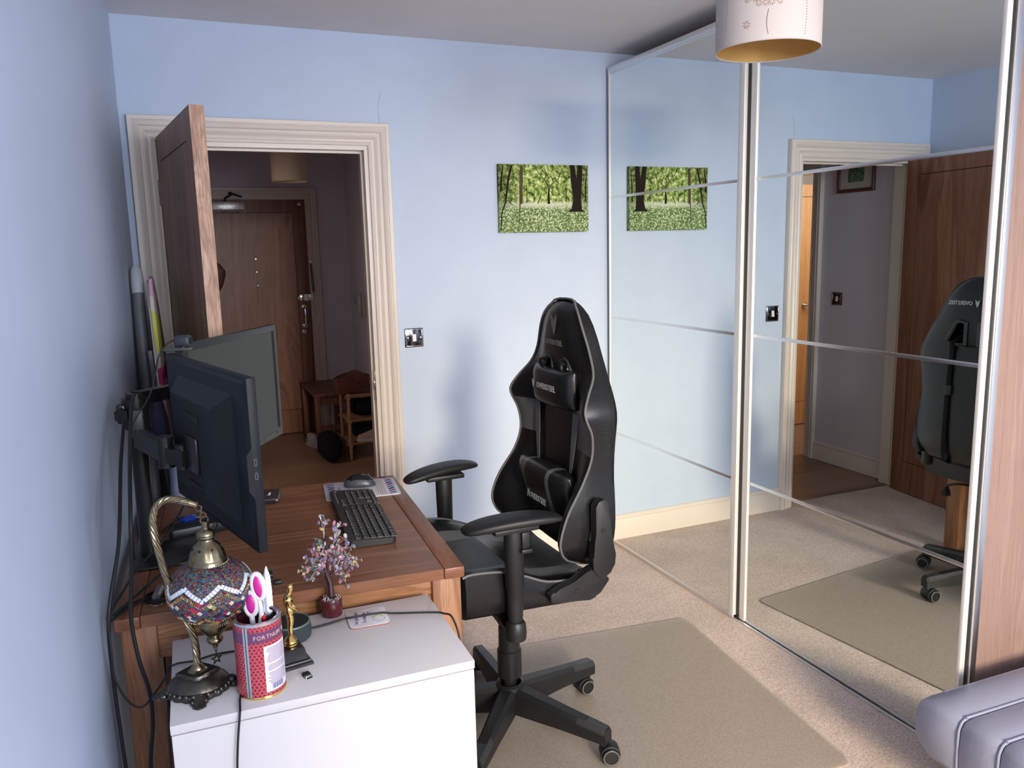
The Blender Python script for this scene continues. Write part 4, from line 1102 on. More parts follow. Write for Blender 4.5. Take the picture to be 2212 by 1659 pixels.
# star base
m = MB(); m.lathe([(0.030, 0.062), (0.045, 0.064), (0.048, 0.12), (0.046, 0.152), (0.036, 0.158), (0.034, 0.152), (0.0345, 0.12)], 28); m.cyl((0, 0, 0.045), (0, 0, 0.065), 0.014); m.build('base_hub', plas, ch, world=False)
A0 = -58.5
for k in range(5):
    an = R(A0 + 72 * k); Mr = Matrix.Rotation(an, 4, 'Z')
    m = MB(Mr)
    rings = []
    for x, wd_, zb, zt in ((0.035, 0.029, 0.066, 0.150), (0.06, 0.028, 0.066, 0.148), (0.20, 0.024, 0.068, 0.130), (0.325, 0.0215, 0.066, 0.115), (0.352, 0.020, 0.064, 0.108)):
        rings.append([(x, -wd_, zb), (x, -wd_, zt - 0.012), (x, -wd_ * 0.6, zt), (x, wd_ * 0.6, zt), (x, wd_, zt - 0.012), (x, wd_, zb)])
    m.loft(rings); leg = m.build('base_leg', plas, ch, world=False, smooth=30)
    m = MB(Mr); rings = []
    for x, wd_, zt in ((0.255, 0.0235, 0.1225), (0.30, 0.0228, 0.1185), (0.347, 0.0212, 0.1125)):
        rings.append([(x, -wd_, zt - 0.018), (x, -wd_, zt - 0.010), (x, -wd_ * 0.62, zt), (x, wd_ * 0.62, zt), (x, wd_, zt - 0.010), (x, wd_, zt - 0.018)])
    m.loft(rings); m.build('foot_pad', mat('ribbed_grey_plastic', (0.03, 0.031, 0.033), 0.4, bump=0.5, bscale=150), leg, world=False, smooth=30)
    # caster: hood, twin wheels
    sw = [R(-20), R(185), R(60), R(150), R(-40)][k]
    cx, cy = 0.336 * math.cos(an), 0.336 * math.sin(an)
    Mc = Matrix.Translation((cx, cy, 0)) @ Matrix.Rotation(sw, 4, 'Z')
    m = MB(Mc); m.cyl((0, 0, 0.050), (0, 0, 0.070), 0.009, n=12)
    hood = [(0.030 * math.cos(a), 0.030 + 0.028 * math.sin(a)) for a in [R(-10 + 200 * j / 14) for j in range(15)]] + [(-0.016, 0.030), (-0.004, 0.048), (0.014, 0.048), (0.018, 0.030)]
    m.prism([(x + 0.018, z) for x, z in hood], -0.021, 0.021, Matrix(((1, 0, 0, 0), (0, 0, 1, 0), (0, 1, 0, 0), (0, 0, 0, 1))), bev=0.002)
    cs = m.build('caster', plas, ch, world=False)
    for s in (-1, 1):
        m = MB(Mc)
        Mw = frame((0.018, s * 0.0215, 0.0272), (1, 0, 0), (0, s, 0))
        m.lathe([(0.0001, -0.004), (0.025, -0.004), (0.0262, -0.002), (0.0262, 0.006), (0.025, 0.0085), (0.0225, 0.0095), (0.021, 0.0065), (0.0001, 0.0065)], 28, M=Mw); w_ = m.build('wheel', metb, cs, world=False)
        m = MB(Mc); m.torus((0.018, s * 0.0305, 0.0272), 0.0225, 0.0016, (0, 1, 0), 28, 6); m.build('wheel_ring', mat('grey_ring', (0.16, 0.16, 0.17), 0.4), cs, world=False)
# arms
for s in (-1, 1):
    yp = s * 0.285
    m = MB()
    m.lathe([(0.021, 0.50), (0.024, 0.56), (0.0245, 0.60), (0.0275, 0.605), (0.030, 0.76), (0.028, 0.772)], 24, M=Matrix.Translation((-0.100, yp, 0)), sx=0.95, sy=0.8)
    m.lathe([(0.022, 0.452), (0.028, 0.456), (0.030, 0.475), (0.028, 0.500), (0.023, 0.508)], 24, M=Matrix.Translation((-0.100, yp, 0)))
    post = m.build('armrest_post', plas, ch, world=False)
    m = MB(); m.loft([[(-0.10 + dx, s * y, z + dz) for dx, dz in ((-0.026, -0.008), (0.026, -0.008), (0.026, 0.008), (-0.026, 0.008))] for y, z in ((0.292, 0.482), (0.255, 0.480), (0.20, 0.488), (0.09, 0.497))]); m.build('arm_bracket', metb, ch, world=False)
    m = MB(); m.box((-0.088, yp + s * 0.022, 0.715), (-0.066, yp + s * 0.030, 0.768), 0.002); m.box((-0.094, yp + s * 0.026, 0.712), (-0.062, yp + s * 0.040, 0.724), 0.003); m.build('height_lever', plas, post, world=False)
    # pad: gently arched, toed in at the front
    path = [(-0.232, 0.268, 0.783), (-0.19, 0.277, 0.792), (-0.13, 0.289, 0.799), (-0.07, 0.299, 0.802), (-0.02, 0.306, 0.801), (0.022, 0.311, 0.796)]
    rings = []
    for i, (x, y, z) in enumerate(path):
        wv = (0.034, 0.043, 0.046, 0.045, 0.040, 0.030)[i]; hv = (0.010, 0.015, 0.016, 0.0155, 0.014, 0.009)[i]
        rings.append([(x, s * y + wv * math.copysign(abs(math.cos(a)) ** 0.6, math.cos(a)), z + hv * math.copysign(abs(math.sin(a)) ** 0.7, math.sin(a))) for a in [2 * PI * q / 20 for q in range(20)]])
    x, y, z = path[0]; rings.insert(0, [(x - 0.010, s * y + 0.018 * math.cos(a), z - 0.003 + 0.004 * math.sin(a)) for a in [2 * PI * q / 20 for q in range(20)]])
    x, y, z = path[-1]; rings.append([(x + 0.008, s * y + 0.016 * math.cos(a), z - 0.001 + 0.004 * math.sin(a)) for a in [2 * PI * q / 20 for q in range(20)]])
    m = MB(); m.loft(rings); m.build('armrest_pad', mat('soft_black_pad', (0.008, 0.008, 0.009), 0.5), ch, world=False, smooth=70, sub=1)
    m = MB(); m.box((-0.165, yp - 0.028, 0.768), (-0.035, yp + 0.028, 0.784), 0.004); m.build('pad_plate', plas, post, world=False)
# ================================================================ MONITORS
navy = mat('monitor_dark_plastic', (0.007, 0.009, 0.013), 0.5, spec=0.3, bump=0.08, bscale=600)
navy_l = mat('monitor_bezel_grey', (0.030, 0.034, 0.034), 0.42)
slot = mat('vent_black', (0.004, 0.004, 0.005), 0.7)
def monitor(name, label, corner, d, n, z0, tall=0.36, wide=0.556, bez=0.018):
    """corner: near/left lower front corner, d: direction along the width, n: backward normal"""
    t = thing(name, label, 'monitor', (corner[0], corner[1], z0))
    M = frame((corner[0], corner[1], z0), d, (0, 0, 1))
    if M.to_3x3().col[1].dot(Vector(n)) < 0:      # local y must run to the back
        M = M @ Matrix.Diagonal((1, -1, 1, 1))
    m = MB(M)
    m.box((0, 0, 0), (wide, 0.020, tall), 0.003)
    hs = t_ = m.build('front_frame', navy, t)
    m = MB(M)
    m.loft([[(a, y, b) for a, b in ((x0, z0_), (x1, z0_), (x1, z1_), (x0, z1_))] for y, x0, x1, z0_, z1_ in ((0.018, 0.004, wide - 0.004, 0.004, tall - 0.004), (0.024, 0.016, wide - 0.016, 0.014, tall - 0.012), (0.026, 0.070, wide - 0.115, 0.045, tall - 0.040), (0.054, 0.110, wide - 0.145, 0.072, tall - 0.070), (0.056, 0.114, wide - 0.149, 0.076, tall - 0.074))])
    bs = m.build('rear_shell', navy, t, smooth=20)
    return t, M, hs, bs
dn = Vector((-0.257, 0.966, 0)).normalized(); nn = Vector((-0.966, -0.257, 0)).normalized()
t1, M1, hs, bs = monitor('monitor', 'dark monitor on a swing arm with its vented back towards the camera', (0.258, -1.907), dn, nn, 0.929)
m = MB(M1)
for k in range(15):           # vent slots on the sloping flank
    z = 0.306 - k * 0.0056; xb = 0.078 + 0.030 * min(1, (k + 1) / 6)
    m.loft([[(x_, y + 0.026 + (x_ - 0.070) * 0.70, z + dz) for x_, dz in ((0.074, 0), (xb, 0), (xb, 0.003), (0.074, 0.003))] for y in (-0.001, 0.0006)])
for k in range(22):
    z = 0.160 - k * 0.0042
    m.loft([[(x_, y + 0.026 + (x_ - 0.070) * 0.70, z + dz) for x_, dz in ((0.076, 0), (0.108, 0), (0.108, 0.0018), (0.076, 0.0018))] for y in (-0.001, 0.0006)])
m.build('vents', slot, bs, smooth=0)
m = MB(M1)
m.box((0.212, 0.050, 0.072), (0.308, 0.0568, 0.282)); m.build('mount_recess', slot, bs, smooth=0)
m = MB(M1); m.box((0.214, 0.055, 0.235), (0.306, 0.061, 0.256), 0.003); m.box((0.216, 0.055, 0.090), (0.304, 0.060, 0.100), 0.002); m.build('recess_rib', navy, bs)
m = MB(M1); m.box((0.222, 0.057, 0.125), (0.300, 0.063, 0.205), 0.002); m.build('mount_plate', metb, t1)
# usb housing bulging from the near edge
m = MB(M1)
m.loft([[(-0.0005, 0.018, 0.112), (-0.0005, 0.018, 0.222), (-0.0005, 0.030, 0.205), (-0.0005, 0.030, 0.132)], [(0.075, 0.020, 0.112), (0.075, 0.020, 0.222), (0.07, 0.026, 0.205), (0.07, 0.026, 0.132)]])
hz = m.build('usb_housing', navy, t1)
for z in (0.155, 0.183):
    m = MB(M1); m.box((-0.002, 0.011, z), (0.0, 0.0165, z + 0.0135)); m.build('usb_port', chrome, hz, smooth=0)
    m = MB(M1); m.box((-0.0025, 0.012, z + 0.001), (-0.0018, 0.0155, z + 0.0125)); m.build('usb_port', slot, hz, smooth=0)
m = MB(M1); m.box((0.016, -0.0012, 0.026), (0.540, 0.001, 0.344)); m.build('screen', mat('switched_off_screen', (0.012, 0.014, 0.014), 0.18), t1, smooth=0)

d2 = Vector((0.285, 0.475, 0)).normalized(); n2 = Vector((-d2.y, d2.x, 0))
t2, M2, hs2, bs2 = monitor('monitor', 'grey framed monitor showing its blank dim screen, turned towards the chair', (0.137, -1.348), d2, n2, 0.945)
for o_ in (hs2,): o_.data.materials[0] = navy_l
scr = bpy.data.materials.new('screen_haze_tone'); tt, bb = nt(scr)
bb.inputs['Base Color'].default_value = (0.046, 0.050, 0.042, 1); bb.inputs['Roughness'].default_value = 0.5  # grey green holds the reflection haze of a switched-off screen
MATS['scr'] = scr
m = MB(M2); m.box((0.020, -0.0008, 0.030), (0.536, 0.001, 0.340)); m.build('screen', scr, t2, smooth=0)
m = MB(M2); m.box((0.519, -0.0014, 0.030), (0.536, 0.001, 0.340)); m.build('screen_reflection_strip', slot, t2, smooth=0)  # dark reflection along the right side of the screen, painted as a strip
m = MB(M2)
for k in range(4): m.box((0.43 + 0.018 * k, -0.0012, 0.010), (0.442 + 0.018 * k, 0.001, 0.019), 0.001)
m.cyl((0.522, 0.001, 0.015), (0.522, -0.0015, 0.015), 0.004, n=14); m.build('buttons', mat('button_grey', (0.085, 0.09, 0.088), 0.4), t2)

# webcam on a folding clip
wc = thing('webcam', 'small black webcam with clip perched on top where the two monitors meet', 'webcam', (0.14, -1.36, 1.30))
Mw = frame((0.138, -1.372, 1.296), (0.95, -0.31, 0))
m = MB(Mw); m.box((-0.018, -0.018, 0.008), (0.020, 0.016, 0.036), 0.007, seg=3); hb = m.build('camera_body', mat('webcam_blue_black', (0.028, 0.036, 0.044), 0.45), wc)
m = MB(Mw); m.box((-0.050, -0.012, -0.002), (0.018, 0.014, 0.005), 0.002); m.cyl((0.0, 0, 0.004), (0.0, 0, 0.009), 0.006); m.build('clip_plate', mat('clip_grey', (0.07, 0.07, 0.075), 0.4), wc)
m = MB(Mw); m.tube([(-0.050, 0, 0.0), (-0.045, 0, -0.012), (-0.018, 0.0, -0.045)], 0.007, 10, 3, flat=0.5); m.build('clip_leg', blackm, wc)
m = MB(Mw); m.cyl((0.020, -0.001, 0.022), (0.0225, -0.001, 0.022), 0.009); m.build('lens', slot, hb)

# monitor arm
arm = thing('monitor_stand', 'black steel pole stand with two swing arms holding both monitors', 'stand', (0.012, -1.33, ZT))
m = MB(); m.lathe([(0.0001, 0), (0.075, 0), (0.075, 0.008), (0.045, 0.014), (0.0001, 0.014)], 36, M=Matrix.Translation((0.045, -1.33, ZT))); m.box((-0.03, -1.43, ZT), (0.15, -1.23, ZT + 0.008), 0.003); m.build('base_plate', metb, arm)
m = MB(); m.cyl((0.012, -1.33, ZT + 0.01), (0.016, -1.33, 1.175), 0.021, n=24); m.build('pole', metb, arm)
m = MB(); m.cyl((0.016, -1.33, 1.10), (0.016, -1.33, 1.168), 0.031, n=28); m.cyl((0.016, -1.33, 1.168), (0.016, -1.33, 1.178), 0.034, n=28); m.cyl((0.016, -1.33, 1.178), (0.016, -1.33, 1.19), 0.024, n=28)
m.box((-0.030, -1.345, 1.115), (-0.005, -1.315, 1.165), 0.006); m.build('collar', metb, arm)
m = MB(); m.lathe([(0.0001, 0), (0.016, 0.0), (0.02, 0.006), (0.02, 0.014), (0.0001, 0.016)], 6, M=frame((-0.012, -1.352, 1.14), (0, 0, 1), (-0.5, -0.85, 0))); m.build('clamp_knob', blackm, arm)
gm = mat('arm_graphite', (0.035, 0.036, 0.04), 0.45)
def beam(mb, a, b, hw, hh):
    a, b = Vector(a), Vector(b); d = (b - a).normalized(); s = d.cross(Vector((0, 0, 1))).normalized() * hw
    u = Vector((0, 0, hh)); mb.loft([[p - s - u, p + s - u, p + s + u, p - s + u] for p in (a, b)])
m = MB(); m.box((0.000, -1.385, 1.085), (0.032, -1.35, 1.155), 0.004); beam(m, (0.016, -1.375, 1.083), (0.072, -1.545, 1.082), 0.012, 0.022); m.cyl((0.016, -1.375, 1.105), (0.016, -1.375, 1.112), 0.011); m.build('swing_arm', gm, arm)
m = MB(); m.cyl((0.078, -1.560, 1.050), (0.078, -1.560, 1.112), 0.018, n=24); m.cyl((0.078, -1.560, 1.112), (0.078, -1.560, 1.118), 0.020, n=24); m.cyl((0.078, -1.560, 1.046), (0.078, -1.560, 1.052), 0.020, n=24); m.build('elbow_joint', metb, arm)
m = MB(); beam(m, (0.09, -1.575, 1.078), (0.125, -1.63, 1.078), 0.016, 0.018); m.cyl((0.112, -1.612, 1.050), (0.112, -1.612, 1.106), 0.013); m.build('tilt_head', metb, arm)
m = MB(); beam(m, (0.02, -1.33, 1.176), (0.125, -1.17, 1.166), 0.016, 0.017); m.build('swing_arm', metb, arm)
m = MB(); m.cyl((0.135, -1.155, 1.12), (0.135, -1.155, 1.19), 0.018); beam(m, (0.135, -1.155, 1.135), (0.20, -1.165, 1.13), 0.014, 0.018); m.build('tilt_head', metb, arm)

# ================================================================ KEYBOARD, MOUSE, MAT
kbm = mat('keyboard_black', (0.014, 0.014, 0.015), 0.42, bump=0.05, bscale=500)
keym = mat('keycap_black', (0.022, 0.022, 0.024), 0.4)
legend = mat('key_legend', (0.42, 0.42, 0.44), 0.6)
kb = thing('keyboard', 'black full-size keyboard lying lengthwise on the desk below the mouse mat', 'keyboard', (0.581, -1.277, ZT), R(85.2))
# local: x along the keys (from escape side, far, to number pad side), y away from the sitter
Kx, Ky = 0.240, 0.068
m = MB(); out = rrect(-Kx, -Ky, Kx, Ky, 0.012)
wav = lambda x, y: y - (0.008 * math.cos(x / Kx * PI * 1.0) if y < 0 else 0)
m.loft([[(x, wav(x, y) * k, z + (0.006 if y > 0 else 0) * zz) for x, y in out] for z, k, zz in ((0.002, 0.98, 0), (0.006, 1.0, 0.5), (0.014, 1.0, 1), (0.0165, 0.985, 1))]); body = m.build('body', kbm, kb, world=False, smooth=40)
U = 0.0200
keys = []
def row(y, spec, x0, h=0.0165, w=U):
    x = x0
    for s in spec:
        if s > 0: keys.append((x + s * w / 2, y, s * w - 0.0024, h, 0))
        x += abs(s) * w
X0 = -0.232; rows_y = [0.040, 0.0185, 0.0, -0.0185, -0.037, -0.0555]
kz = lambda y: 0.0185 + (y + Ky) / (2 * Ky) * 0.005
row(rows_y[0], [1, -.9] + [1] * 4 + [-.4] + [1] * 4 + [-.4] + [1] * 4, X0, 0.012, 0.0172)
row(rows_y[1], [1] * 13 + [2], X0, 0.0160); row(rows_y[2], [1.5] + [1] * 12 + [1.5], X0); row(rows_y[3], [1.75] + [1] * 11 + [2.25], X0)
row(rows_y[4], [1.25] + [1] * 11 + [2.75], X0); row(rows_y[5], [1.25, 1.25, 1.25, 5.5, 1.25, 1.25, 1.25, 1.25, ], X0 + 0.0)
NX0 = X0 + 15.25 * U
row(rows_y[0], [1, 1, 1], NX0, 0.012); row(rows_y[1], [1, 1, 1], NX0, 0.016); row(rows_y[2], [1, 1, 1], NX0)
row(rows_y[4], [-1, 1], NX0); row(rows_y[5], [1, 1, 1], NX0)
PX0 = X0 + 18.4 * U
for r in range(1, 5): row(rows_y[r], [1, 1, 1, 1], PX0)
row(rows_y[5], [2, 1, 1], PX0)
FLIP = -1      # number pad at the far end: the sitter faces the left wall
m = MB(); lg = MB()
klist = [k for k in keys]
for (x, y, w, h, _) in klist:
    z = kz(y)
    m.loft([[(x * 1 + sx * w / 2 * k, y + sy * h / 2 * k, z0) for sx, sy in ((-1, -1), (1, -1), (1, 1), (-1, 1))] for z0, k in ((z - 0.004, 1.0), (z + 0.001, 0.95), (z + 0.0028, 0.80))])
    lg.box((x - w * 0.22, y + h * 0.06, z + 0.0028), (x - w * 0.22 + 0.0032, y + h * 0.06 + 0.0036, z + 0.0031))
ko = m.build('keycaps', keym, kb, world=False, smooth=20); lg.build('key_legends', legend, kb, world=False, smooth=0)
m = MB(); m.cyl((0.225, 0.052, 0.0225), (0.225, 0.052, 0.0232), 0.003, n=12); m.box((0.10, 0.055, 0.0225), (0.215, 0.0565, 0.0229)); m.build('status_lights', legend, kb, world=False, smooth=0)

def scr_text_line(mb, x0, x1, y, h, M, z=0.0): mb.box((x0, y, z), (x1, y + h, z + 0.0002), 0, M)
mm = thing('mouse_mat', 'white mouse mat with zigzag patterned ends and printed text under the mouse', 'mouse mat', (0.645, -0.985, ZT), R(-7))
MMW, MMD = 0.118, 0.098
m = MB(); m.prism(rrect(-MMW, -MMD, MMW, MMD, 0.01), 0.0, 0.003, bev=0.0006); base = m.build('base', mat('mouse_mat_white', (0.60, 0.57, 0.60), 0.6), mm, world=False)
zc = [mat('zig_blue', (0.05, 0.10, 0.45), 0.6), mat('zig_teal', (0.06, 0.28, 0.42), 0.6), mat('zig_purple', (0.22, 0.05, 0.36), 0.6), mat('zig_navy', (0.03, 0.03, 0.16), 0.6), mat('zig_red', (0.45, 0.08, 0.18), 0.6)]
for s in (-1, 1):
    m = MB(); N = 14
    for k in range(N):
        y0 = -MMD + 0.012 + k * (2 * MMD - 0.024) / N; dy = (2 * MMD - 0.024) / N
        xa, xb = (s * 0.106, s * 0.084) if k % 2 else (s * 0.084, s * 0.106)
        m.mi = [0, 1, 4, 2, 3][k % 5]
        m.prism([(xa, y0 - 0.003), (xb, y0 + dy - 0.003), (xb, y0 + dy + 0.006), (xa, y0 + 0.006)], 0.003, 0.0033)
    m.build('zigzag_band', zc, base, world=False, smooth=0)
m = MB(); rr = random.Random(3)
for k in range(17):
    x = -0.045 + k * 0.0072
    if rr.random() < 0.12: continue
    L_ = rr.choice([0.05, 0.09, 0.15, 0.17]); m.box((x, MMD - 0.016 - L_, 0.003), (x + 0.0014, MMD - 0.016, 0.0032))
m.build('printed_lines', mat('print_grey', (0.16, 0.15, 0.2), 0.7), base, world=False, smooth=0)
text('lettering', 'TRANSFORMED', 0.011, wmat(mm) @ frame((-0.070, 0.0, 0.0033), (0, 1, 0)), mat('print_violet', (0.18, 0.14, 0.36), 0.7), base)
ms = thing('mouse', 'black and dark grey wireless mouse resting on the white mouse mat', 'mouse', (0.648, -0.953, ZT + 0.003), R(-90 + 75))
m = MB()
rings = []
for i in range(11):
    q = i / 10; x = -0.052 + 0.104 * q
    w = 0.031 * (max(0.02, 1 - abs(2 * q - 1) ** 2.6)) ** 0.5 * (1 - 0.10 * math.sin(PI * q)); h = 0.038 * (max(0.03, 1 - abs(2 * q - 0.95) ** 2.3)) ** 0.5
    rings.append([(x, w * math.cos(a) * (1.0 if a < PI else 1), max(0.0, 0.003 + h * math.sin(a))) for a in [PI * k / 14 for k in range(15)]] + [(x, -w * 0.92 + w * 1.84 * k / 6, 0.0) for k in range(1, 6)])
m.loft(rings)
for f in m.bm.faces:
    c = f.calc_center_median()
    if c.z > 0.024 - 0.10 * abs(c.x) ** 1.0 * 0: f.material_index = 1
mo = m.build('shell', [mat('mouse_graphite', (0.055, 0.06, 0.075), 0.35), mat('mouse_gloss_black', (0.006, 0.006, 0.007), 0.18)], ms, world=False, smooth=80)
m = MB(); m.cyl((0.026, -0.004, 0.031), (0.026, 0.004, 0.031), 0.009, n=18); m.build('scroll_wheel', blackm, ms, world=False)
m = MB(); m.ell((-0.040, 0, 0.026), (0.005, 0.003, 0.002), n=10, m=6); m.build('logo_dot', whitep, ms, world=False)

# usb hub on the desk behind the monitor
hub = thing('usb_hub', 'flat grey aluminium usb hub on the desk behind the near monitor', 'usb hub', (0.335, -0.945, ZT), R(-10))
m = MB(); m.box((-0.062, -0.058, 0.001), (0.055, 0.060, 0.016), 0.006, seg=3); hb = m.build('case', mat('space_grey', (0.13, 0.11, 0.11), 0.35, 0.7), hub, world=False)
m = MB(); m.box((-0.05, -0.0595, 0.004), (0.045, -0.0575, 0.012)); m.build('port_slot', slot, hb, world=False, smooth=0)
text('lettering', 'hama', 0.014, wmat(hub) @ frame((0.022, 0.0, 0.0165), (0, 1, 0)), whitep, hb)

# ================================================================ SMALL THINGS ON THE CABINET
CZT = 0.70
# --- tin with scallop print
def tin_mat():
    m = bpy.data.materials.new('scallop_print'); t, b = nt(m); L = t.links.new
    tc = t.nodes.new('ShaderNodeTexCoord'); s = t.nodes.new('ShaderNodeSeparateXYZ'); L(tc.outputs['Object'], s.inputs[0])
    def M_(op, a, b_=None, c=None):
        n = t.nodes.new('ShaderNodeMath'); n.operation = op
        for i, v in enumerate((a, b_, c)):
            if v is None: continue
            if isinstance(v, (int, float)): n.inputs[i].default_value = v
            else: L(v, n.inputs[i])
        return n.outputs[0]
    th = M_('ARCTAN2', s.outputs['Y'], s.outputs['X'])
    u = M_('MULTIPLY', th, 34 / (2 * PI)); v = M_('MULTIPLY', s.outputs['Z'], 1 / 0.0062)
    def cell(off):
        # row index shifted; scallop centre at the lower edge of its row
        vv = M_('ADD', v, off); r = M_('FLOOR', vv); fv = M_('FRACT', vv)
        par = M_('MODULO', r, 2.0); uu = M_('FRACT', M_('ADD', M_('ADD', u, M_('MULTIPLY', par, 0.5)), 0.5))
        du = M_('SUBTRACT', uu, 0.5); dv = M_('MULTIPLY', fv, 0.70)
        return M_('SQRT', M_('ADD', M_('MULTIPLY', du, du), M_('MULTIPLY', dv, dv)))
    d = cell(0.0)
    r = t.nodes.new('ShaderNodeValToRGB'); r.color_ramp.interpolation = 'CONSTANT'; e = r.color_ramp.elements
    e[0].position = 0; e[0].color = (0.10, 0.005, 0.02, 1); e[1].position = 0.20; e[1].color = (0.46, 0.015, 0.05, 1)
    k = e.new(0.43); k.color = (0.62, 0.27, 0.22, 1); k = e.new(0.50); k.color = (0.38, 0.015, 0.05, 1); k = e.new(0.62); k.color = (0.50, 0.17, 0.15, 1); k = e.new(0.66); k.color = (0.34, 0.015, 0.05, 1)
    L(d, r.inputs['Fac']); L(r.outputs['Color'], b.inputs['Base Color']); b.inputs['Roughness'].default_value = 0.28
    return m
tcx, tcy, tr, th_ = 0.216, -2.022, 0.0445, 0.150
tin = thing('tea_tin', 'red scallop patterned tin with a plum band used as a pen pot on the cabinet', 'tin', (tcx, tcy, CZT))
gold = mat('gold_metal', (0.85, 0.60, 0.22), 0.18, 1.0); silver = mat('silver_tin', (0.72, 0.72, 0.74), 0.25, 1.0)
m = MB(); m.lathe([(tr, 0.003), (tr, th_ - 0.004), (tr - 0.0015, th_ - 0.004), (tr - 0.0015, 0.003)], 64, M=Matrix.Translation((tcx, tcy, CZT)), cap=False); m.build('tin_wall', tin_mat(), tin, world=True)
m = MB(); m.lathe([(tr - 0.0020, 0.006), (tr - 0.0020, th_ - 0.006)], 48, M=Matrix.Translation((tcx, tcy, CZT)), cap=False); m.build('inner_wall', mat('dark_maroon_lining', (0.05, 0.006, 0.012), 0.4), tin)
m = MB(); m.lathe([(0.0001, 0.0), (tr + 0.001, 0.0), (tr + 0.0015, 0.002), (tr + 0.0006, 0.0045), (tr - 0.003, 0.0045), (0.0001, 0.004)], 64, M=Matrix.Translation((tcx, tcy, CZT))); m.build('bottom_rim', gold, tin)
m = MB(); m.lathe([(tr + 0.0002, th_ - 0.006), (tr + 0.001, th_ - 0.003), (tr + 0.0005, th_), (tr - 0.004, th_ + 0.001), (tr - 0.0075, th_ - 0.001), (tr - 0.0075, th_ - 0.006), (tr + 0.0002, th_ - 0.006)], 64, M=Matrix.Translation((tcx, tcy, CZT)), cap=False); m.build('top_rim', silver, tin)
def tin_patch(a0, a1, z0, z1, off, n=16, notch=0):
    mb = MB(); rr_ = tr + off; rings = []
    for k in range(n + 1):
        a = R(a0 + (a1 - a0) * k / n)
        rings.append([(tcx + rr_ * math.cos(a), tcy + rr_ * math.sin(a), CZT + z) for z in (z0, z1)])
    V = [[mb._v(p) for p in r_] for r_ in rings]
    for a, b in zip(V, V[1:]): mb._f([a[0], b[0], b[1], a[1]])
    return mb
m = tin_patch(0, 360, 0.113, 0.134, 0.0003, 64); m.build('plum_band', mat('plum_band', (0.15, 0.05, 0.13), 0.3), tin)
AF = -111     # angle of the side facing the viewer
m = tin_patch(AF - 20, AF - 8, 0.004, th_ - 0.006, 0.0006, 6); m.build('seam_strip', mat('seam_silver', (0.55, 0.58, 0.60), 0.3, 0.6), tin)
m = tin_patch(AF - 15.5, AF - 12.5, 0.004, th_ - 0.006, 0.0008, 3); m.build('seam_line', mat('seam_teal', (0.05, 0.13, 0.13), 0.3), tin)
m = tin_patch(AF + 27, AF + 120, 0.012, 0.104, 0.0006, 20); lab = m.build('label', mat('label_white', (0.78, 0.75, 0.80), 0.4), tin)
m = MB(); rr = random.Random(8)
for k in range(24):
    z = 0.098 - k * 0.0031
    if k in (10, 15): continue
    a_ = 32 + rr.uniform(0, 8); b_ = 96 - rr.uniform(0, 10)
    q = tin_patch(AF + a_, AF + b_, z, z + 0.0013, 0.0009, 12)
    tmp = bpy.data.meshes.new('t'); q.bm.to_mesh(tmp); q.bm.free(); m.mi = 0
    m.bm.from_mesh(tmp); bpy.data.meshes.remove(tmp)
m.build('small_print', mat('print_purple', (0.32, 0.18, 0.34), 0.6), lab, smooth=0)
m = MB()
for k in range(13):
    a_ = 42 + k * 2.6; q = tin_patch(AF + a_, AF + a_ + (1.8 if k % 3 else 0.9), 0.016, 0.026, 0.0009, 1)
    tmp = bpy.data.meshes.new('t'); q.bm.to_mesh(tmp); q.bm.free(); m.bm.from_mesh(tmp); bpy.data.meshes.remove(tmp)
m.build('barcode', mat('barcode_blue', (0.08, 0.07, 0.25), 0.6), lab, smooth=0)
for i, c_ in enumerate('FORTNUM &'):
    if c_ == ' ': continue
    a = R(AF + 8 + i * 10.5); n = Vector((math.cos(a), math.sin(a), 0))
    text('lettering', c_, 0.011, frame(Vector((tcx, tcy, CZT + 0.1225)) + n * (tr + 0.0006), (-math.sin(a), math.cos(a), 0), n), mat('pale_gold_print', (0.72, 0.50, 0.42), 0.4), tin)
# scissors and letter opener standing in the tin
sc_ = thing('scissors', 'scissors with white and magenta handles standing in the red tin', 'scissors', (0.205, -2.02, CZT + 0.006))
Ms = frame((0.2055, -2.024, CZT + 0.006), (0.93, -0.37, 0.0), (0.03, 0.1, 1.0))
def ring2(mb, cx, cz, rx, rz, w, M, rot=0.0, y=0.0):
    pts = []
    for k in range(29):
        a = 2 * PI * k / 28; x, z = rx * math.cos(a), rz * math.sin(a)
        pts.append((cx + x * math.cos(rot) - z * math.sin(rot), y, cz + x * math.sin(rot) + z * math.cos(rot)))
    mb.tube(pts, w, 10, M=M)
mag = mat('magenta_rubber', (0.62, 0.02, 0.28), 0.35)
for (cx, cz, rx, rz, rot) in ((-0.003, 0.163, 0.0085, 0.0195, 0.05), (0.012, 0.196, 0.008, 0.022, 0.16)):
    m = MB(); ring2(m, cx, cz, rx + 0.0022, rz + 0.0025, 0.0052, Ms, rot); m.tube([(cx, 0, cz - rz), (cx + 0.004, 0, cz - rz - 0.035), (0.008, 0, 0.10)], 0.005, 8, 3, M=Ms); h = m.build('handle', whitep, sc_)
    m = MB(); m.ell((0, 0, 0), (rx + 0.0026, 0.0066, rz + 0.003), M=Ms @ Matrix.Translation((cx, 0, cz)) @ Matrix.Rotation(-rot, 4, 'Y')); m.build('grip', mag, h)
m = MB(Ms); m.loft([[(x - w, -0.001, z), (x + w, -0.001, z), (x + w, 0.001, z), (x - w, 0.001, z)] for x, z, w in ((0.010, 0.003, 0.001), (0.010, 0.06, 0.006), (0.009, 0.115, 0.006))]); m.build('blades', silver, sc_)
lo = thing('letter_opener', 'polished steel blade pointing upward out of the red tin', 'letter opener', (0.232, -2.012, CZT + 0.006))
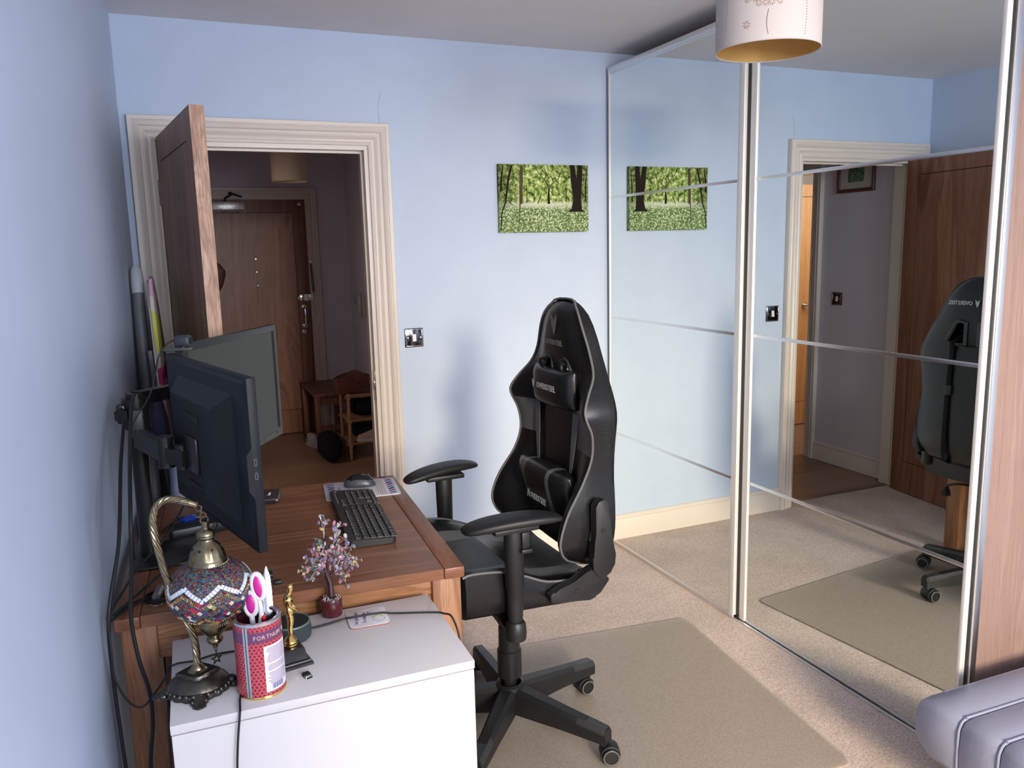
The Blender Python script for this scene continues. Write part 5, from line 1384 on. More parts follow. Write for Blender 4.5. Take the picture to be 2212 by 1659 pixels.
Mo = frame((0.240, -2.036, CZT + 0.008), (1.0, -0.02, 0.0), (0.10, 0.30, 1.0))
m = MB(Mo); m.loft([[(x - w, -0.0008, z), (x, -0.0016, z), (x + w, -0.0008, z), (x + w, 0.0008, z), (x - w, 0.0008, z)] for x, z, w in ((0.0, 0.11, 0.0065), (0.0, 0.13, 0.0085), (0.001, 0.18, 0.0085), (0.002, 0.205, 0.0065), (0.003, 0.222, 0.002), (0.003, 0.226, 0.0004))]); m.build('blade', mat('mirror_steel', (0.88, 0.88, 0.9), 0.12, 1.0), lo)
m = MB(Mo); m.box((-0.005, -0.003, 0.0), (0.005, 0.003, 0.118), 0.002); m.build('handle', blackm, lo)
pn = MB(); pn.cyl((0.205, -2.005, CZT + 0.006), (0.229, -2.02, CZT + 0.137), 0.004, n=12); pn.ell((0.229, -2.02, CZT + 0.139), (0.0055, 0.0055, 0.007)); tag(pn.build('pen', mat('red_plastic', (0.6, 0.02, 0.03), 0.2)), 'short red pen inside the tin between scissors and blade', 'pen')

# --- trophy
tro = thing('trophy', 'small shiny gold figure trophy on a black plinth beside the red tin', 'trophy', (0.283, -1.945, CZT))
Mt = Matrix.Translation((0.283, -1.945, CZT)) @ Matrix.Rotation(R(10), 4, 'Z')
m = MB(Mt)
sq = lambda h, z: [(-h, -h, z), (h, -h, z), (h, h, z), (-h, h, z)]
m.loft([sq(0.0345, 0), sq(0.0345, 0.005), sq(0.031, 0.008), sq(0.030, 0.010), sq(0.0255, 0.012), sq(0.0215, 0.034), sq(0.0195, 0.036)]); m.build('plinth', mat('trophy_black', (0.010, 0.010, 0.011), 0.25), tro, smooth=20)
m = MB(Mt); m.lathe([(0.0001, 0.036), (0.0145, 0.036), (0.0150, 0.040), (0.0135, 0.042), (0.0142, 0.045), (0.0125, 0.048), (0.0128, 0.051), (0.009, 0.055), (0.006, 0.058), (0.0001, 0.058)], 30); m.build('pedestal', gold, tro)
# figure: one continuous skinned body
def skin_body(name, pts, edges, rads, mt_, par, sub=2):
    me = bpy.data.meshes.new(name); me.from_pydata([tuple(p) for p in pts], edges, [])
    o = bpy.data.objects.new(name, me); COL.objects.link(o)
    sk = o.modifiers.new('skin', 'SKIN'); sk.use_smooth_shade = True
    for i, r_ in enumerate(rads):
        me.skin_vertices[0].data[i].radius = r_ if isinstance(r_, tuple) else (r_, r_)
    me.skin_vertices[0].data[0].use_root = True
    s = o.modifiers.new('sub', 'SUBSURF'); s.levels = sub; s.render_levels = sub
    bpy.context.view_layer.update()
    dg = bpy.context.evaluated_depsgraph_get(); n_ = bpy.data.meshes.new_from_object(o.evaluated_get(dg))
    bpy.data.objects.remove(o); n_.name = name
    n_.materials.clear(); n_.materials.append(mt_)
    for p in n_.polygons: p.use_smooth = True
    o = bpy.data.objects.new(name, n_); COL.objects.link(o); o.parent = par
    return o
# figure faces +x, height about 0.115 above the pedestal, arms held forward
F = [(0, 0, 0.112), (0.000, 0, 0.122), (0.001, 0, 0.132), (0.002, 0, 0.141), (0.003, 0, 0.147), (0.0055, 0, 0.153), (0.0065, 0, 0.162), (0.006, 0, 0.168),
     (0.002, 0.0048, 0.104), (0.003, 0.0045, 0.088), (0.001, 0.0042, 0.080), (0.001, 0.004, 0.066), (0.001, 0.004, 0.058), (0.005, 0.004, 0.0565),
     (0.002, -0.0048, 0.104), (0.003, -0.0045, 0.088), (0.001, -0.0042, 0.080), (0.001, -0.004, 0.066), (0.001, -0.004, 0.058), (0.005, -0.004, 0.0565),
     (0.001, 0.0095, 0.140), (0.000, 0.012, 0.128), (0.010, 0.010, 0.118), (0.017, 0.006, 0.110),
     (0.001, -0.0095, 0.140), (0.000, -0.012, 0.128), (0.010, -0.010, 0.118), (0.017, -0.006, 0.110)]
Ed = [(0, 1), (1, 2), (2, 3), (3, 4), (4, 5), (5, 6), (6, 7), (0, 8), (8, 9), (9, 10), (10, 11), (11, 12), (12, 13), (0, 14), (14, 15), (15, 16), (16, 17), (17, 18), (18, 19), (3, 20), (20, 21), (21, 22), (22, 23), (3, 24), (24, 25), (25, 26), (26, 27)]
rad = [0.0085, 0.0070, 0.0085, 0.0080, 0.0035, 0.0050, 0.0062, 0.0045, 0.0062, 0.0048, 0.0040, 0.0038, 0.0025, 0.002, 0.0062, 0.0048, 0.0040, 0.0038, 0.0025, 0.002, 0.0042, 0.0032, 0.0026, 0.0018, 0.0042, 0.0032, 0.0026, 0.0018]
fg = skin_body('figure', F, Ed, [r_ * 1.3 for r_ in rad], gold, tro); fg.rotation_euler = (0, 0, R(5))

# --- smart speaker puck
ec = thing('smart_speaker', 'low round charcoal fabric speaker behind the trophy on the cabinet', 'speaker', (0.298, -1.835, CZT))
Te = Matrix.Translation((0.298, -1.835, CZT)); er = 0.042
m = MB(); m.lathe([(er - 0.004, 0.0), (er, 0.004), (er + 0.0015, 0.02), (er, 0.033), (er - 0.003, 0.036), (0.0001, 0.036)], 48, M=Te); m.build('fabric_body', mat('charcoal_knit', (0.035, 0.045, 0.052), 0.9, bump=0.5, bscale=900), ec)
m = MB(); m.lathe([(er - 0.003, 0.036), (er - 0.0005, 0.0355), (er - 0.0015, 0.0385), (er - 0.004, 0.0385), (er - 0.003, 0.036)], 48, M=Te, cap=False); m.build('light_ring', mat('grey_green_ring', (0.12, 0.18, 0.13), 0.4), ec)
m = MB(); m.lathe([(er - 0.004, 0.037), (er - 0.004, 0.038), (0.0001, 0.038)], 48, M=Te); m.build('top_face', mat('speaker_black', (0.006, 0.007, 0.007), 0.45), ec)

# --- coaster
co = thing('coaster', 'square white coaster with violet handwriting lying under the black cable', 'coaster', (0.470, -1.815, CZT), R(-4))
m = MB(); m.prism(rrect(-0.045, -0.047, 0.045, 0.047, 0.012), 0, 0.0035, bev=0.0008); 
for f in m.bm.faces:
    if f.calc_center_median().z < 0.0025: f.material_index = 1
cb = m.build('card', [mat('coaster_white', (0.70, 0.68, 0.70), 0.25), mat('cork_red', (0.30, 0.10, 0.08), 0.7)], co, world=False)
ink = mat('violet_ink', (0.16, 0.08, 0.22), 0.6)
Mc0 = wmat(co)
text('lettering', 'For gou in just', 0.0125, Mc0 @ frame((-0.026, 0.0, 0.0037), (0.08, 1, 0)) @ Matrix.Shear('XZ', 4, (0, 0)), ink, cb, xs=0.85)
text('lettering', 'To deep lo', 0.0125, Mc0 @ frame((-0.008, -0.004, 0.0037), (0.08, 1, 0)), ink, cb, xs=0.95)
m = MB(); m.torus((0.022, 0.020, 0.0037), 0.011, 0.0004, n=24, m=4, arc=4.5); m.torus((0.024, -0.018, 0.0037), 0.013, 0.0004, n=24, m=4); m.build('drawing', mat('grey_ink', (0.25, 0.24, 0.27), 0.6), cb, world=False)
m = MB(); m.prism([(0.004 + x, 0.020 + y) for x, y in ((0, 0.004), (0.004, 0), (0, -0.004), (-0.003, 0))], 0.0034, 0.0038); m.build('drawn_heart', mat('plum_ink', (0.28, 0.03, 0.14), 0.6), cb, world=False, smooth=0)
m = MB(); m.torus((0.024, -0.018, 0.0036), 0.0125, 0.0016, n=20, m=4, arc=1.9); o_ = m.build('drawn_arc', mat('olive_ink', (0.36, 0.36, 0.10), 0.6), cb, world=False)

# --- usb dongle
ud = thing('usb_receiver', 'tiny black usb receiver with silver plug lying by the trophy', 'usb receiver', (0.302, -2.018, CZT), R(15))
m = MB(); m.box((-0.007, -0.004, 0), (0.007, 0.010, 0.0065), 0.001); m.build('cap', slot, ud, world=False)
m = MB(); m.box((-0.0068, -0.012, 0.0004), (0.0068, -0.004, 0.0060), 0.0004); pl = m.build('plug', silver, ud, world=False)
m = MB(); m.box((-0.0058, -0.0124, 0.0012), (0.0058, -0.0118, 0.0052)); m.build('plug_opening', slot, pl, world=False, smooth=0)

# --- gem tree
gt = thing('gem_tree', 'small wire tree with gemstone chip leaves in a dark red round pot', 'ornament', (0.400, -1.758, CZT))
Tg = Matrix.Translation((0.400, -1.758, CZT))
maroon = mat('maroon_lacquer', (0.075, 0.012, 0.016), 0.18, noise=0.3, nscale=40)
m = MB(); m.lathe([(0.0001, 0), (0.0235, 0), (0.0245, 0.002), (0.0245, 0.038), (0.0235, 0.040), (0.022, 0.037), (0.0001, 0.036)], 40, M=Tg); m.build('pot', maroon, gt)
gr = random.Random(12)
chipm = [mat('chip_' + n, c, 0.15, trans=tr_) for n, c, tr_ in (('clear', (0.75, 0.70, 0.74), 0.45), ('rose', (0.62, 0.30, 0.36), 0.3), ('red', (0.40, 0.05, 0.06), 0.15), ('amethyst', (0.26, 0.18, 0.34), 0.3), ('green', (0.14, 0.20, 0.15), 0.2), ('citrine', (0.66, 0.44, 0.20), 0.2), ('grey', (0.35, 0.34, 0.38), 0.3))]
def chip(mb, p, s, mi, rot):
    mb.mi = mi
    E_ = Euler(rot).to_matrix().to_4x4(); E_.translation = Vector(p)
    n = 7; rings = []
    j = [gr.uniform(0.75, 1.15) for _ in range(n)]
    for z, k in ((-0.32, 0.45), (-0.12, 0.95), (0.14, 0.9), (0.34, 0.4)):
        rings.append([(s * k * j[q] * math.cos(2 * PI * q / n), s * 0.72 * k * j[q] * math.sin(2 * PI * q / n), s * z) for q in range(n)])
    mb.loft(rings, True, True, E_)
m = MB()
for _ in range(150):
    a, r_ = gr.uniform(0, 6.28), 0.0215 * gr.random() ** 0.5
    chip(m, Tg @ Vector((r_ * math.cos(a), r_ * math.sin(a), 0.0385 + gr.uniform(0, 0.003))), gr.uniform(0.0018, 0.003), gr.choice([0, 0, 1, 3, 4, 5, 6]), (gr.uniform(0, 3), gr.uniform(0, 3), 0))
m.build('gravel', chipm, gt, smooth=0)
bark = mat('wine_bark', (0.045, 0.016, 0.020), 0.2)
m = MB(Tg)
m.tube([(0.001, 0, 0.036), (0.0, 0, 0.075), (-0.004, 0, 0.092), (-0.008, 0, 0.105), (-0.009, 0.0, 0.13), (-0.006, 0, 0.155), (-0.003, 0, 0.19)], lambda q: 0.0078 - 0.0042 * q, 10, 4)
m.tube([(-0.003, 0, 0.088), (0.006, 0.001, 0.097), (0.015, 0.0, 0.108), (0.026, -0.002, 0.122)], lambda q: 0.0036 - 0.002 * q, 8, 3)
m.tube([(-0.003, 0.0, 0.092), (-0.016, -0.002, 0.102), (-0.026, -0.004, 0.114)], lambda q: 0.0030 - 0.0015 * q, 8, 3)
m.tube([(-0.006, 0, 0.155), (0.003, 0, 0.163), (0.012, 0.002, 0.175)], lambda q: 0.0028 - 0.0012 * q, 8, 3)
m.build('trunk', bark, gt)
wire = mat('silver_wire', (0.78, 0.76, 0.78), 0.25, 1.0)
w_ = MB(Tg); cb_ = MB(Tg)
tips = [(-0.066, -0.006, 0.120), (-0.056, 0.012, 0.100), (-0.050, -0.01, 0.148), (-0.040, 0.0, 0.165), (-0.028, 0.01, 0.185), (-0.020, -0.012, 0.150), (-0.012, 0.004, 0.236), (-0.004, -0.008, 0.228), (0.030, 0.004, 0.212),
        (0.022, -0.008, 0.196), (0.036, 0.004, 0.178), (0.044, -0.004, 0.158), (0.066, 0.004, 0.126), (0.056, -0.008, 0.112), (0.034, -0.004, 0.090), (0.036, 0.004, 0.070), (0.012, -0.014, 0.130), (0.020, 0.012, 0.140), (-0.034, -0.012, 0.130), (0.004, -0.014, 0.162), (-0.024, -0.006, 0.172), (0.05, 0.0, 0.14), (-0.045, 0.004, 0.09), (0.026, -0.012, 0.150), (-0.036, -0.004, 0.155)]
for i, tp in enumerate(tips):
    zb = min(0.185, max(0.10, tp[2] - 0.035)) if tp[2] > 0.115 else 0.112
    base_p = Vector((-0.007 if tp[0] < 0.01 else 0.012, 0, zb if tp[0] < 0.01 else min(zb, 0.112 if tp[2] < 0.15 else 0.165)))
    tpv = Vector(tp); mid = (base_p + tpv) / 2 + Vector((0, 0, 0.012))
    w_.tube([base_p, mid, tpv], 0.0009, 6, 5)
    for k in range(9):
        q = gr.uniform(0.45, 1.05); c = base_p.lerp(tpv, q) + Vector((gr.gauss(0, 0.007), gr.gauss(0, 0.007), gr.gauss(0, 0.007) + 0.006 * math.sin(PI * q)))
        w_.tube([base_p.lerp(tpv, max(0, q - 0.15)) + Vector((0, 0, 0.008 * math.sin(PI * q))), c], 0.0005, 5)
        chip(cb_, c, gr.uniform(0.0042, 0.0080), gr.choice([0, 0, 0, 1, 1, 2, 3, 3, 4, 5, 6, 6]), (gr.uniform(0, 3), gr.uniform(0, 3), gr.uniform(0, 3)))
w_.build('wire_branches', wire, gt); cb_.build('gem_leaves', chipm, gt, smooth=0)
# ================================================================ MOSAIC LAMP
brass = mat('antique_brass', (0.25, 0.205, 0.13), 0.26, 1.0, noise=0.25, nscale=60)
bronze = mat('dark_bronze', (0.085, 0.075, 0.065), 0.32, 0.9, noise=0.3, nscale=50, bump=0.4, bscale=120)
ml = thing('mosaic_lamp', 'mosaic glass globe table lamp hanging from a twisted brass stem, on the cabinet corner', 'lamp', (0.104, -1.975, CZT))
bx, by = 0.104, -1.978
Tb = Matrix.Translation((bx, by, CZT)) @ Matrix.Rotation(R(-6), 4, 'Z')
m = MB()
m.lathe([(0.94, 0.0), (1.0, 0.004), (1.0, 0.010), (0.93, 0.013), (0.97, 0.017), (0.90, 0.024), (0.72, 0.032), (0.60, 0.036), (0.55, 0.0365), (0.52, 0.040), (0.30, 0.041), (0.28, 0.043), (0.001, 0.043)], 64, M=Tb @ Matrix.Diagonal((0.058, 0.050, 1, 1)), flute=lambda a, z: 1 + (0.035 * math.cos(16 * a) if z < 0.012 else 0.0), cap=True)
for k in range(4):     # leaf shaped feet
    a = k * PI / 2 + R(4); rx = 0.058 if k % 2 == 0 else 0.050
    Mf = Tb @ Matrix.Translation((rx * math.cos(a) * 1.02, rx * math.sin(a) * 1.02, 0.0)) @ Matrix.Rotation(a, 4, 'Z')
    m.loft([[(x, s * w, z) for s, z in ((-1, 0.0), (-1, h * 0.7), (-0.4, h), (0.4, h), (1, h * 0.7), (1, 0.0))] for x, w, h in ((-0.018, 0.009, 0.022), (-0.006, 0.011, 0.020), (0.004, 0.014, 0.012), (0.010, 0.011, 0.008), (0.017, 0.012, 0.006), (0.024, 0.004, 0.004))], M=Mf)
    for s in (-1, 1): m.ell((0.004, s * 0.012, 0.006), (0.007, 0.005, 0.006), M=Mf, n=10, m=6)
for k in range(26):
    a = 2 * PI * k / 26; m.ell((0.0555 * math.cos(a), 0.0480 * math.sin(a), 0.011), (0.0050, 0.0048, 0.0062), M=Tb, n=10, m=8)
m.loft([[(x * k, y * k, z) for x, y in ((-0.040, 0), (-0.006, -0.031), (0.006, -0.031), (0.040, 0), (0.006, 0.031), (-0.006, 0.031))] for k, z in ((1.0, 0.030), (1.0, 0.0405), (0.94, 0.0425))], M=Tb)
base_o = m.build('base', bronze, ml, smooth=45)
m = MB(); m.lathe([(0.016, 0.0405), (0.018, 0.043), (0.013, 0.046), (0.012, 0.049), (0.009, 0.053), (0.007, 0.055), (0.0001, 0.055)], 28, M=Matrix.Translation((bx, by, CZT))); m.build('stem_socket', brass, base_o)
sp = [(0.104, 0.748), (0.105, 0.78), (0.102, 0.812), (0.092, 0.848), (0.077, 0.892), (0.065, 0.941), (0.058, 0.983), (0.053, 1.020), (0.053, 1.050), (0.060, 1.072), (0.076, 1.084), (0.098, 1.081), (0.116, 1.072)]
ctr = spline([(x, -1.978 + 0.004 * i / 12, z) for i, (x, z) in enumerate(sp)], 8)
m = MB(); n_ = len(ctr)
for j in range(6):
    pts = []
    for i, p in enumerate(ctr):
        tgt = (ctr[min(i + 1, n_ - 1)] - ctr[max(i - 1, 0)]).normalized(); u = tgt.cross(Vector((0, 1, 0))).normalized(); v = Vector((0, 1, 0))
        a = j * PI / 3 + i * 0.30; rr_ = 0.0042
        pts.append(p + u * rr_ * math.cos(a) + v * rr_ * math.sin(a))
    m.tube(pts, 0.0030, 8)
m.build('stem', brass, ml)
m = MB(); m.cyl((0.114, -1.974, 1.0735), (0.128, -1.972, 1.066), 0.0080, 0.0072, 18); m.torus((0.128, -1.972, 1.066), 0.0062, 0.0022, (1, 0, -0.5), 18, 8); m.build('stem_cap', brass, ml)
GX, GY, GZ = 0.140, -1.966, 0.897
m = MB(); m.torus((0.132, -1.971, 1.059), 0.0055, 0.0013, (0.3, 1, 0), 16, 6); m.torus((0.136, -1.969, 1.051), 0.005, 0.0012, (1, 0.2, 0), 16, 6); m.torus((0.139, -1.967, 1.043), 0.005, 0.0012, (0.2, 1, 0), 16, 6)
m.torus((GX, GY, 1.0335), 0.0075, 0.0016, (0.5, -1, 0), 20, 6); m.build('chain', brass, ml)
Tgl = Matrix.Translation((GX, GY, 0))
m = MB(); m.lathe([(0.0001, 1.031), (0.0055, 1.030), (0.006, 1.024), (0.0055, 1.020), (0.0062, 1.016), (0.0125, 1.013), (0.0165, 1.009), (0.0170, 1.005), (0.0150, 1.003), (0.0165, 1.000), (0.0135, 0.996), (0.0150, 0.991),
    (0.0235, 0.984), (0.0290, 0.974), (0.0325, 0.962), (0.0345, 0.957), (0.0340, 0.954), (0.0365, 0.951), (0.0360, 0.943), (0.0385, 0.940), (0.0390, 0.935), (0.036, 0.930)], 56, M=Tgl, flute=lambda a, z: 1 + (0.018 * math.cos(14 * a) if 0.960 < z < 0.986 else 0))
cap_o = m.build('top_cap', brass, ml, smooth=50)
m = MB()
for k in range(44):
    a = 2 * PI * k / 44; p = lambda da, z: (GX + 0.0368 * math.cos(a + da), GY + 0.0368 * math.sin(a + da), z)
    m.tube([p(0.0, 0.943), p(0.035, 0.947), p(0.09, 0.951)], 0.0011, 6)
for k in range(7):
    a = 2 * PI * k / 7 + 0.2; rr_ = 0.0262
m.build('rope_moulding', brass, cap_o)
m = MB()
for k in range(7):
    a = 2 * PI * k / 7 + R(-70); n = Vector((math.cos(a), math.sin(a), 0.75)).normalized()
    P0 = Vector((GX, GY, 0)) + Vector((0.0268 * math.cos(a), 0.0268 * math.sin(a), 0.9805))
    Mq = frame(P0, (-math.sin(a), math.cos(a), 0), n)
    m.prism([(0.0032 * (1 if j % 2 == 0 else 0.45) * math.cos(j * PI / 4), 0.0032 * (1 if j % 2 == 0 else 0.45) * math.sin(j * PI / 4)) for j in range(8)], -0.001, 0.0006, Mq)
m.build('pierced_holes', slot, cap_o, smooth=0)
# globe
def gprof(t):      # t from 0 (top) to PI (bottom)
    r_ = 0.0785 * math.copysign(abs(math.sin(t)) ** 0.86, math.sin(t)); z = GZ + 0.058 * math.cos(t) * (1.0 if t < PI / 2 else 1.06)
    return r_, z
m = MB(); pr_ = [gprof(0.40 + (PI - 0.75) * k / 30) for k in range(31)]; m.lathe([(max(r_, 0.001), z) for r_, z in pr_], 64, M=Tgl)
bead = bpy.data.materials.new('seed_bead_mosaic'); tt, bb = nt(bead)
tc = tt.nodes.new('ShaderNodeTexCoord'); vo = tt.nodes.new('ShaderNodeTexVoronoi'); vo.inputs['Scale'].default_value = 300
tt.links.new(tc.outputs['Object'], vo.inputs['Vector'])
hs_ = tt.nodes.new('ShaderNodeSeparateColor'); tt.links.new(vo.outputs['Color'], hs_.inputs[0])
rp = tt.nodes.new('ShaderNodeValToRGB'); rp.color_ramp.interpolation = 'CONSTANT'; e = rp.color_ramp.elements
cols = [(0.015, 0.015, 0.025), (0.20, 0.015, 0.03), (0.02, 0.06, 0.12), (0.05, 0.09, 0.05), (0.24, 0.04, 0.03), (0.03, 0.03, 0.10), (0.17, 0.14, 0.04), (0.04, 0.12, 0.15), (0.10, 0.10, 0.11), (0.12, 0.015, 0.06)]
e[0].position = 0; e[0].color = (*cols[0], 1); e[1].position = 0.1; e[1].color = (*cols[1], 1)
for i in range(2, 10):
    k = e.new(i * 0.1); k.color = (*cols[i], 1)
tt.links.new(hs_.outputs[0], rp.inputs['Fac']); tt.links.new(rp.outputs['Color'], bb.inputs['Base Color']); bb.inputs['Roughness'].default_value = 0.2
bp = tt.nodes.new('ShaderNodeBump'); bp.invert = True; bp.inputs['Strength'].default_value = 0.9; bp.inputs['Distance'].default_value = 0.002
tt.links.new(vo.outputs['Distance'], bp.inputs['Height']); tt.links.new(bp.outputs['Normal'], bb.inputs['Normal'])
globe = m.build('glass_globe', bead, ml, smooth=80)
tilem = [mat('tile_' + n, c, 0.12) for n, c in (('white', (0.72, 0.74, 0.80)), ('red', (0.42, 0.02, 0.05)), ('olive', (0.30, 0.29, 0.07)), ('navy', (0.03, 0.05, 0.14)), ('green', (0.04, 0.12, 0.06)), ('plum', (0.10, 0.03, 0.09)), ('black', (0.015, 0.015, 0.02)), ('cream', (0.62, 0.52, 0.38)), ('slate', (0.08, 0.11, 0.15)))]
gl_r = random.Random(21)
def gpt(a, t, off=0.0006):
    r_, z = gprof(t); r2, z2 = gprof(t + 0.02)
    tan = Vector((r2 - r_, 0, z2 - z)).normalized(); nr, nz = -tan.z, tan.x
    if nr < 0: nr, nz = -nr, -nz
    rr_ = r_ + nr * off; zz_ = z + nz * off
    return Vector((GX + rr_ * math.cos(a), GY + rr_ * math.sin(a), zz_))
def tile(mb, a, t, ha, ht, rot, mi):
    mb.mi = mi; c, s = math.cos(rot), math.sin(rot); r_ = max(gprof(t)[0], 0.02)
    rings = []
    for off in (0.0004, 0.0016):
        rings.append([gpt(a + (x * c - y * s) / r_, t + (x * s + y * c) / 0.066, off) for x, y in ((-ha, -ht), (ha, -ht), (ha, ht), (-ha, ht))])
    mb.loft(rings)
m = MB(); NZ = 7
def zig(a): 
    q = (a * NZ / (2 * PI)) % 1.0
    return 1.28 + 0.26 * (abs(q * 2 - 1) - 0.5) * 2 * 0.75
a = 0
while a < 2 * PI:
    t = zig(a); slope = (zig(a + 0.02) - zig(a - 0.02)) / 0.04 * 0.066 / gprof(t)[0]
    tile(m, a, t, 0.0028, 0.0042, math.atan(slope) * 0.9, 0)
    a += 0.0066 / gprof(t)[0] / math.sqrt(1 + slope * slope)
for k in range(NZ):
    for (t0, sh, nn_) in ((1.70, 0.0, 4), (2.12, 0.5, 4)):
        ac = 2 * PI * (k + sh) / NZ; st = 0.0084 if t0 < 2 else 0.0070
        for i in range(nn_):
            for j in range(nn_):
                x = (i - (nn_ - 1) / 2 - (j - (nn_ - 1) / 2)) * st * 0.74; y = (i + j - (nn_ - 1)) * st * 0.58
                tile(m, ac + x / gprof(t0)[0], t0 + y / 0.066, st * 0.47, st * 0.43, PI / 4, gl_r.choice([1, 2, 3, 4, 5, 6, 7, 8, 0, 3, 5, 6, 8]))
for i in range(46):
    ac = 2 * PI * i / 46
m.build('mosaic_tiles', tilem, globe, smooth=0)
m = MB(); beads = [1, 2, 7, 3]
for off_ in (0.20, 0.26, 0.98, 1.04):
    a = 0
    while a < 2 * PI:
        t = (zig(a) + off_) if off_ < 0.5 else (2.30 + off_ - 0.98 - (zig(a) - 1.28) * 0.9)
        m.mi = gl_r.choice([0, 1, 2, 3]); p = gpt(a, t, 0.0012)
        m.ell(p, (0.0015, 0.0015, 0.0015), n=5, m=4); a += 0.0033 / gprof(t)[0]
m.build('bead_lines', [tilem[1], tilem[2], tilem[7], mat('amber_bead', (0.5, 0.22, 0.03), 0.15)], globe, smooth=60)
m = MB(); m.lathe([(0.030, 0.843), (0.0345, 0.841), (0.0350, 0.837), (0.0340, 0.834), (0.0335, 0.829), (0.0290, 0.827), (0.0270, 0.820), (0.0225, 0.811), (0.0160, 0.804), (0.0120, 0.801), (0.0105, 0.799), (0.0150, 0.795), (0.0155, 0.790), (0.0110, 0.785), (0.0060, 0.783), (0.0045, 0.776), (0.0001, 0.774)], 48, M=Tgl)
for k in range(44):
    a = 2 * PI * k / 44; p = lambda da, z: (GX + 0.0345 * math.cos(a + da), GY + 0.0345 * math.sin(a + da), z)
    m.tube([p(0.0, 0.829), p(0.035, 0.832), p(0.08, 0.836)], 0.0010, 6)
cup = m.build('bottom_cup', brass, ml, smooth=50)
m = MB(); m.torus((GX, GY, 0.771), 0.0028, 0.0008, (0.4, 1, 0), 14, 6); m.torus((GX, GY, 0.766), 0.0026, 0.0008, (1, 0.3, 0), 14, 6)
Mst = frame((GX, GY, 0.751), (0.92, 0.38, 0.0), (0.38, -0.92, 0.05))
star_o = [((0.0125 if j % 2 == 0 else 0.0055) * math.cos(PI / 2 + j * PI / 5), (0.0125 if j % 2 == 0 else 0.0055) * math.sin(PI / 2 + j * PI / 5)) for j in range(10)]
star_i = [(x * 0.45, y * 0.45) for x, y in star_o]
for zf in ((-0.0008, 0.0008),):
    A = [[m._v((x, y, z), Mst) for x, y in P] for P in (star_o, star_i) for z in zf]
    for j in range(10):
        k = (j + 1) % 10
        m._f([A[0][j], A[0][k], A[2][k], A[2][j]]); m._f([A[1][j], A[3][j], A[3][k], A[1][k]])
        m._f([A[0][j], A[1][j], A[1][k], A[0][k]]); m._f([A[2][j], A[2][k], A[3][k], A[3][j]])
m.build('star_pendant', bronze, ml, smooth=0)

# ================================================================ THINGS IN THE LEFT CORNER
corner_x = lambda y: KW * y
tube_g = mat('grey_tube', (0.12, 0.125, 0.14), 0.5)
pt = thing('cardboard_tube', 'tall dark grey tube with a white rounded cap leaning in the left corner', 'tube', (0.05, -0.42, 0.0))
ax0, ax1 = Vector((0.010, -0.74, 0.0)), Vector((0.016, -0.30, 1.425))
dv = (ax1 - ax0).normalized()
m = MB(); m.cyl(ax0 + dv * 0.01, ax1, 0.020, n=24); m.build('shaft', tube_g, pt)
m = MB(); Mx = frame(ax1, (1, 0, 0), dv); m.lathe([(0.021, -0.03), (0.0215, 0.0), (0.021, 0.04), (0.018, 0.062), (0.011, 0.074), (0.0001, 0.078)], 24, M=Mx); m.build('cap', mat('pale_grey_cap', (0.42, 0.43, 0.47), 0.5), pt)
ib = thing('ironing_board', 'folded ironing board with pink and yellow patterned cover standing between wall and door', 'ironing board', (0.09, -0.30, 0.0))
Mi = frame((0.108, -0.335, 0.0), (0.06, 1, 0), (-0.035, 0.02, 1))
pat = bpy.data.materials.new('flower_cover'); tt, bb = nt(pat)
tc = tt.nodes.new('ShaderNodeTexCoord'); sxx = tt.nodes.new('ShaderNodeSeparateXYZ'); tt.links.new(tc.outputs['Object'], sxx.inputs[0])
nzz = tt.nodes.new('ShaderNodeTexNoise'); nzz.inputs['Scale'].default_value = 9; tt.links.new(tc.outputs['Object'], nzz.inputs['Vector'])
a1 = tt.nodes.new('ShaderNodeMath'); a1.operation = 'MULTIPLY_ADD'; a1.inputs[1].default_value = 0.12; tt.links.new(nzz.outputs['Fac'], a1.inputs[0]); tt.links.new(sxx.outputs['Z'], a1.inputs[2])
a2 = tt.nodes.new('ShaderNodeMath'); a2.operation = 'MULTIPLY'; a2.inputs[1].default_value = 2.4; tt.links.new(a1.outputs[0], a2.inputs[0])
a3 = tt.nodes.new('ShaderNodeMath'); a3.operation = 'FRACT'; tt.links.new(a2.outputs[0], a3.inputs[0])
rp = tt.nodes.new('ShaderNodeValToRGB'); rp.color_ramp.interpolation = 'CONSTANT'; e = rp.color_ramp.elements
e[0].position = 0; e[0].color = (0.55, 0.52, 0.12, 1); e[1].position = 0.30; e[1].color = (0.62, 0.52, 0.46, 1); k = e.new(0.48); k.color = (0.60, 0.36, 0.46, 1); k = e.new(0.74); k.color = (0.50, 0.04, 0.16, 1); k = e.new(0.86); k.color = (0.62, 0.52, 0.46, 1)
tt.links.new(a3.outputs[0], rp.inputs['Fac']); tt.links.new(rp.outputs['Color'], bb.inputs['Base Color']); bb.inputs['Roughness'].default_value = 0.85
m = MB(Mi)
prof_b = [(0.0, 0.18), (-0.17, 0.2), (-0.19, 0.6), (-0.16, 1.1), (-0.10, 1.36), (-0.04, 1.45), (0.0, 1.46), (0.04, 1.45), (0.10, 1.36), (0.16, 1.1), (0.19, 0.6), (0.17, 0.2)]
MP = Matrix(((1, 0, 0, 0), (0, 0, 1, 0), (0, 1, 0, 0), (0, 0, 0, 1)))
m.prism(prof_b, -0.014, 0.0, MP, bev=0.004); m.build('padded_top', pat, ib)
m = MB(Mi); m.prism([(x * 0.97, 0.18 + (z - 0.18) * 0.99) for x, z in prof_b], 0.0005, 0.006, MP); m.build('steel_deck', mat('pale_steel_deck', (0.35, 0.35, 0.38), 0.4, 0.5), ib)
m = MB(Mi)
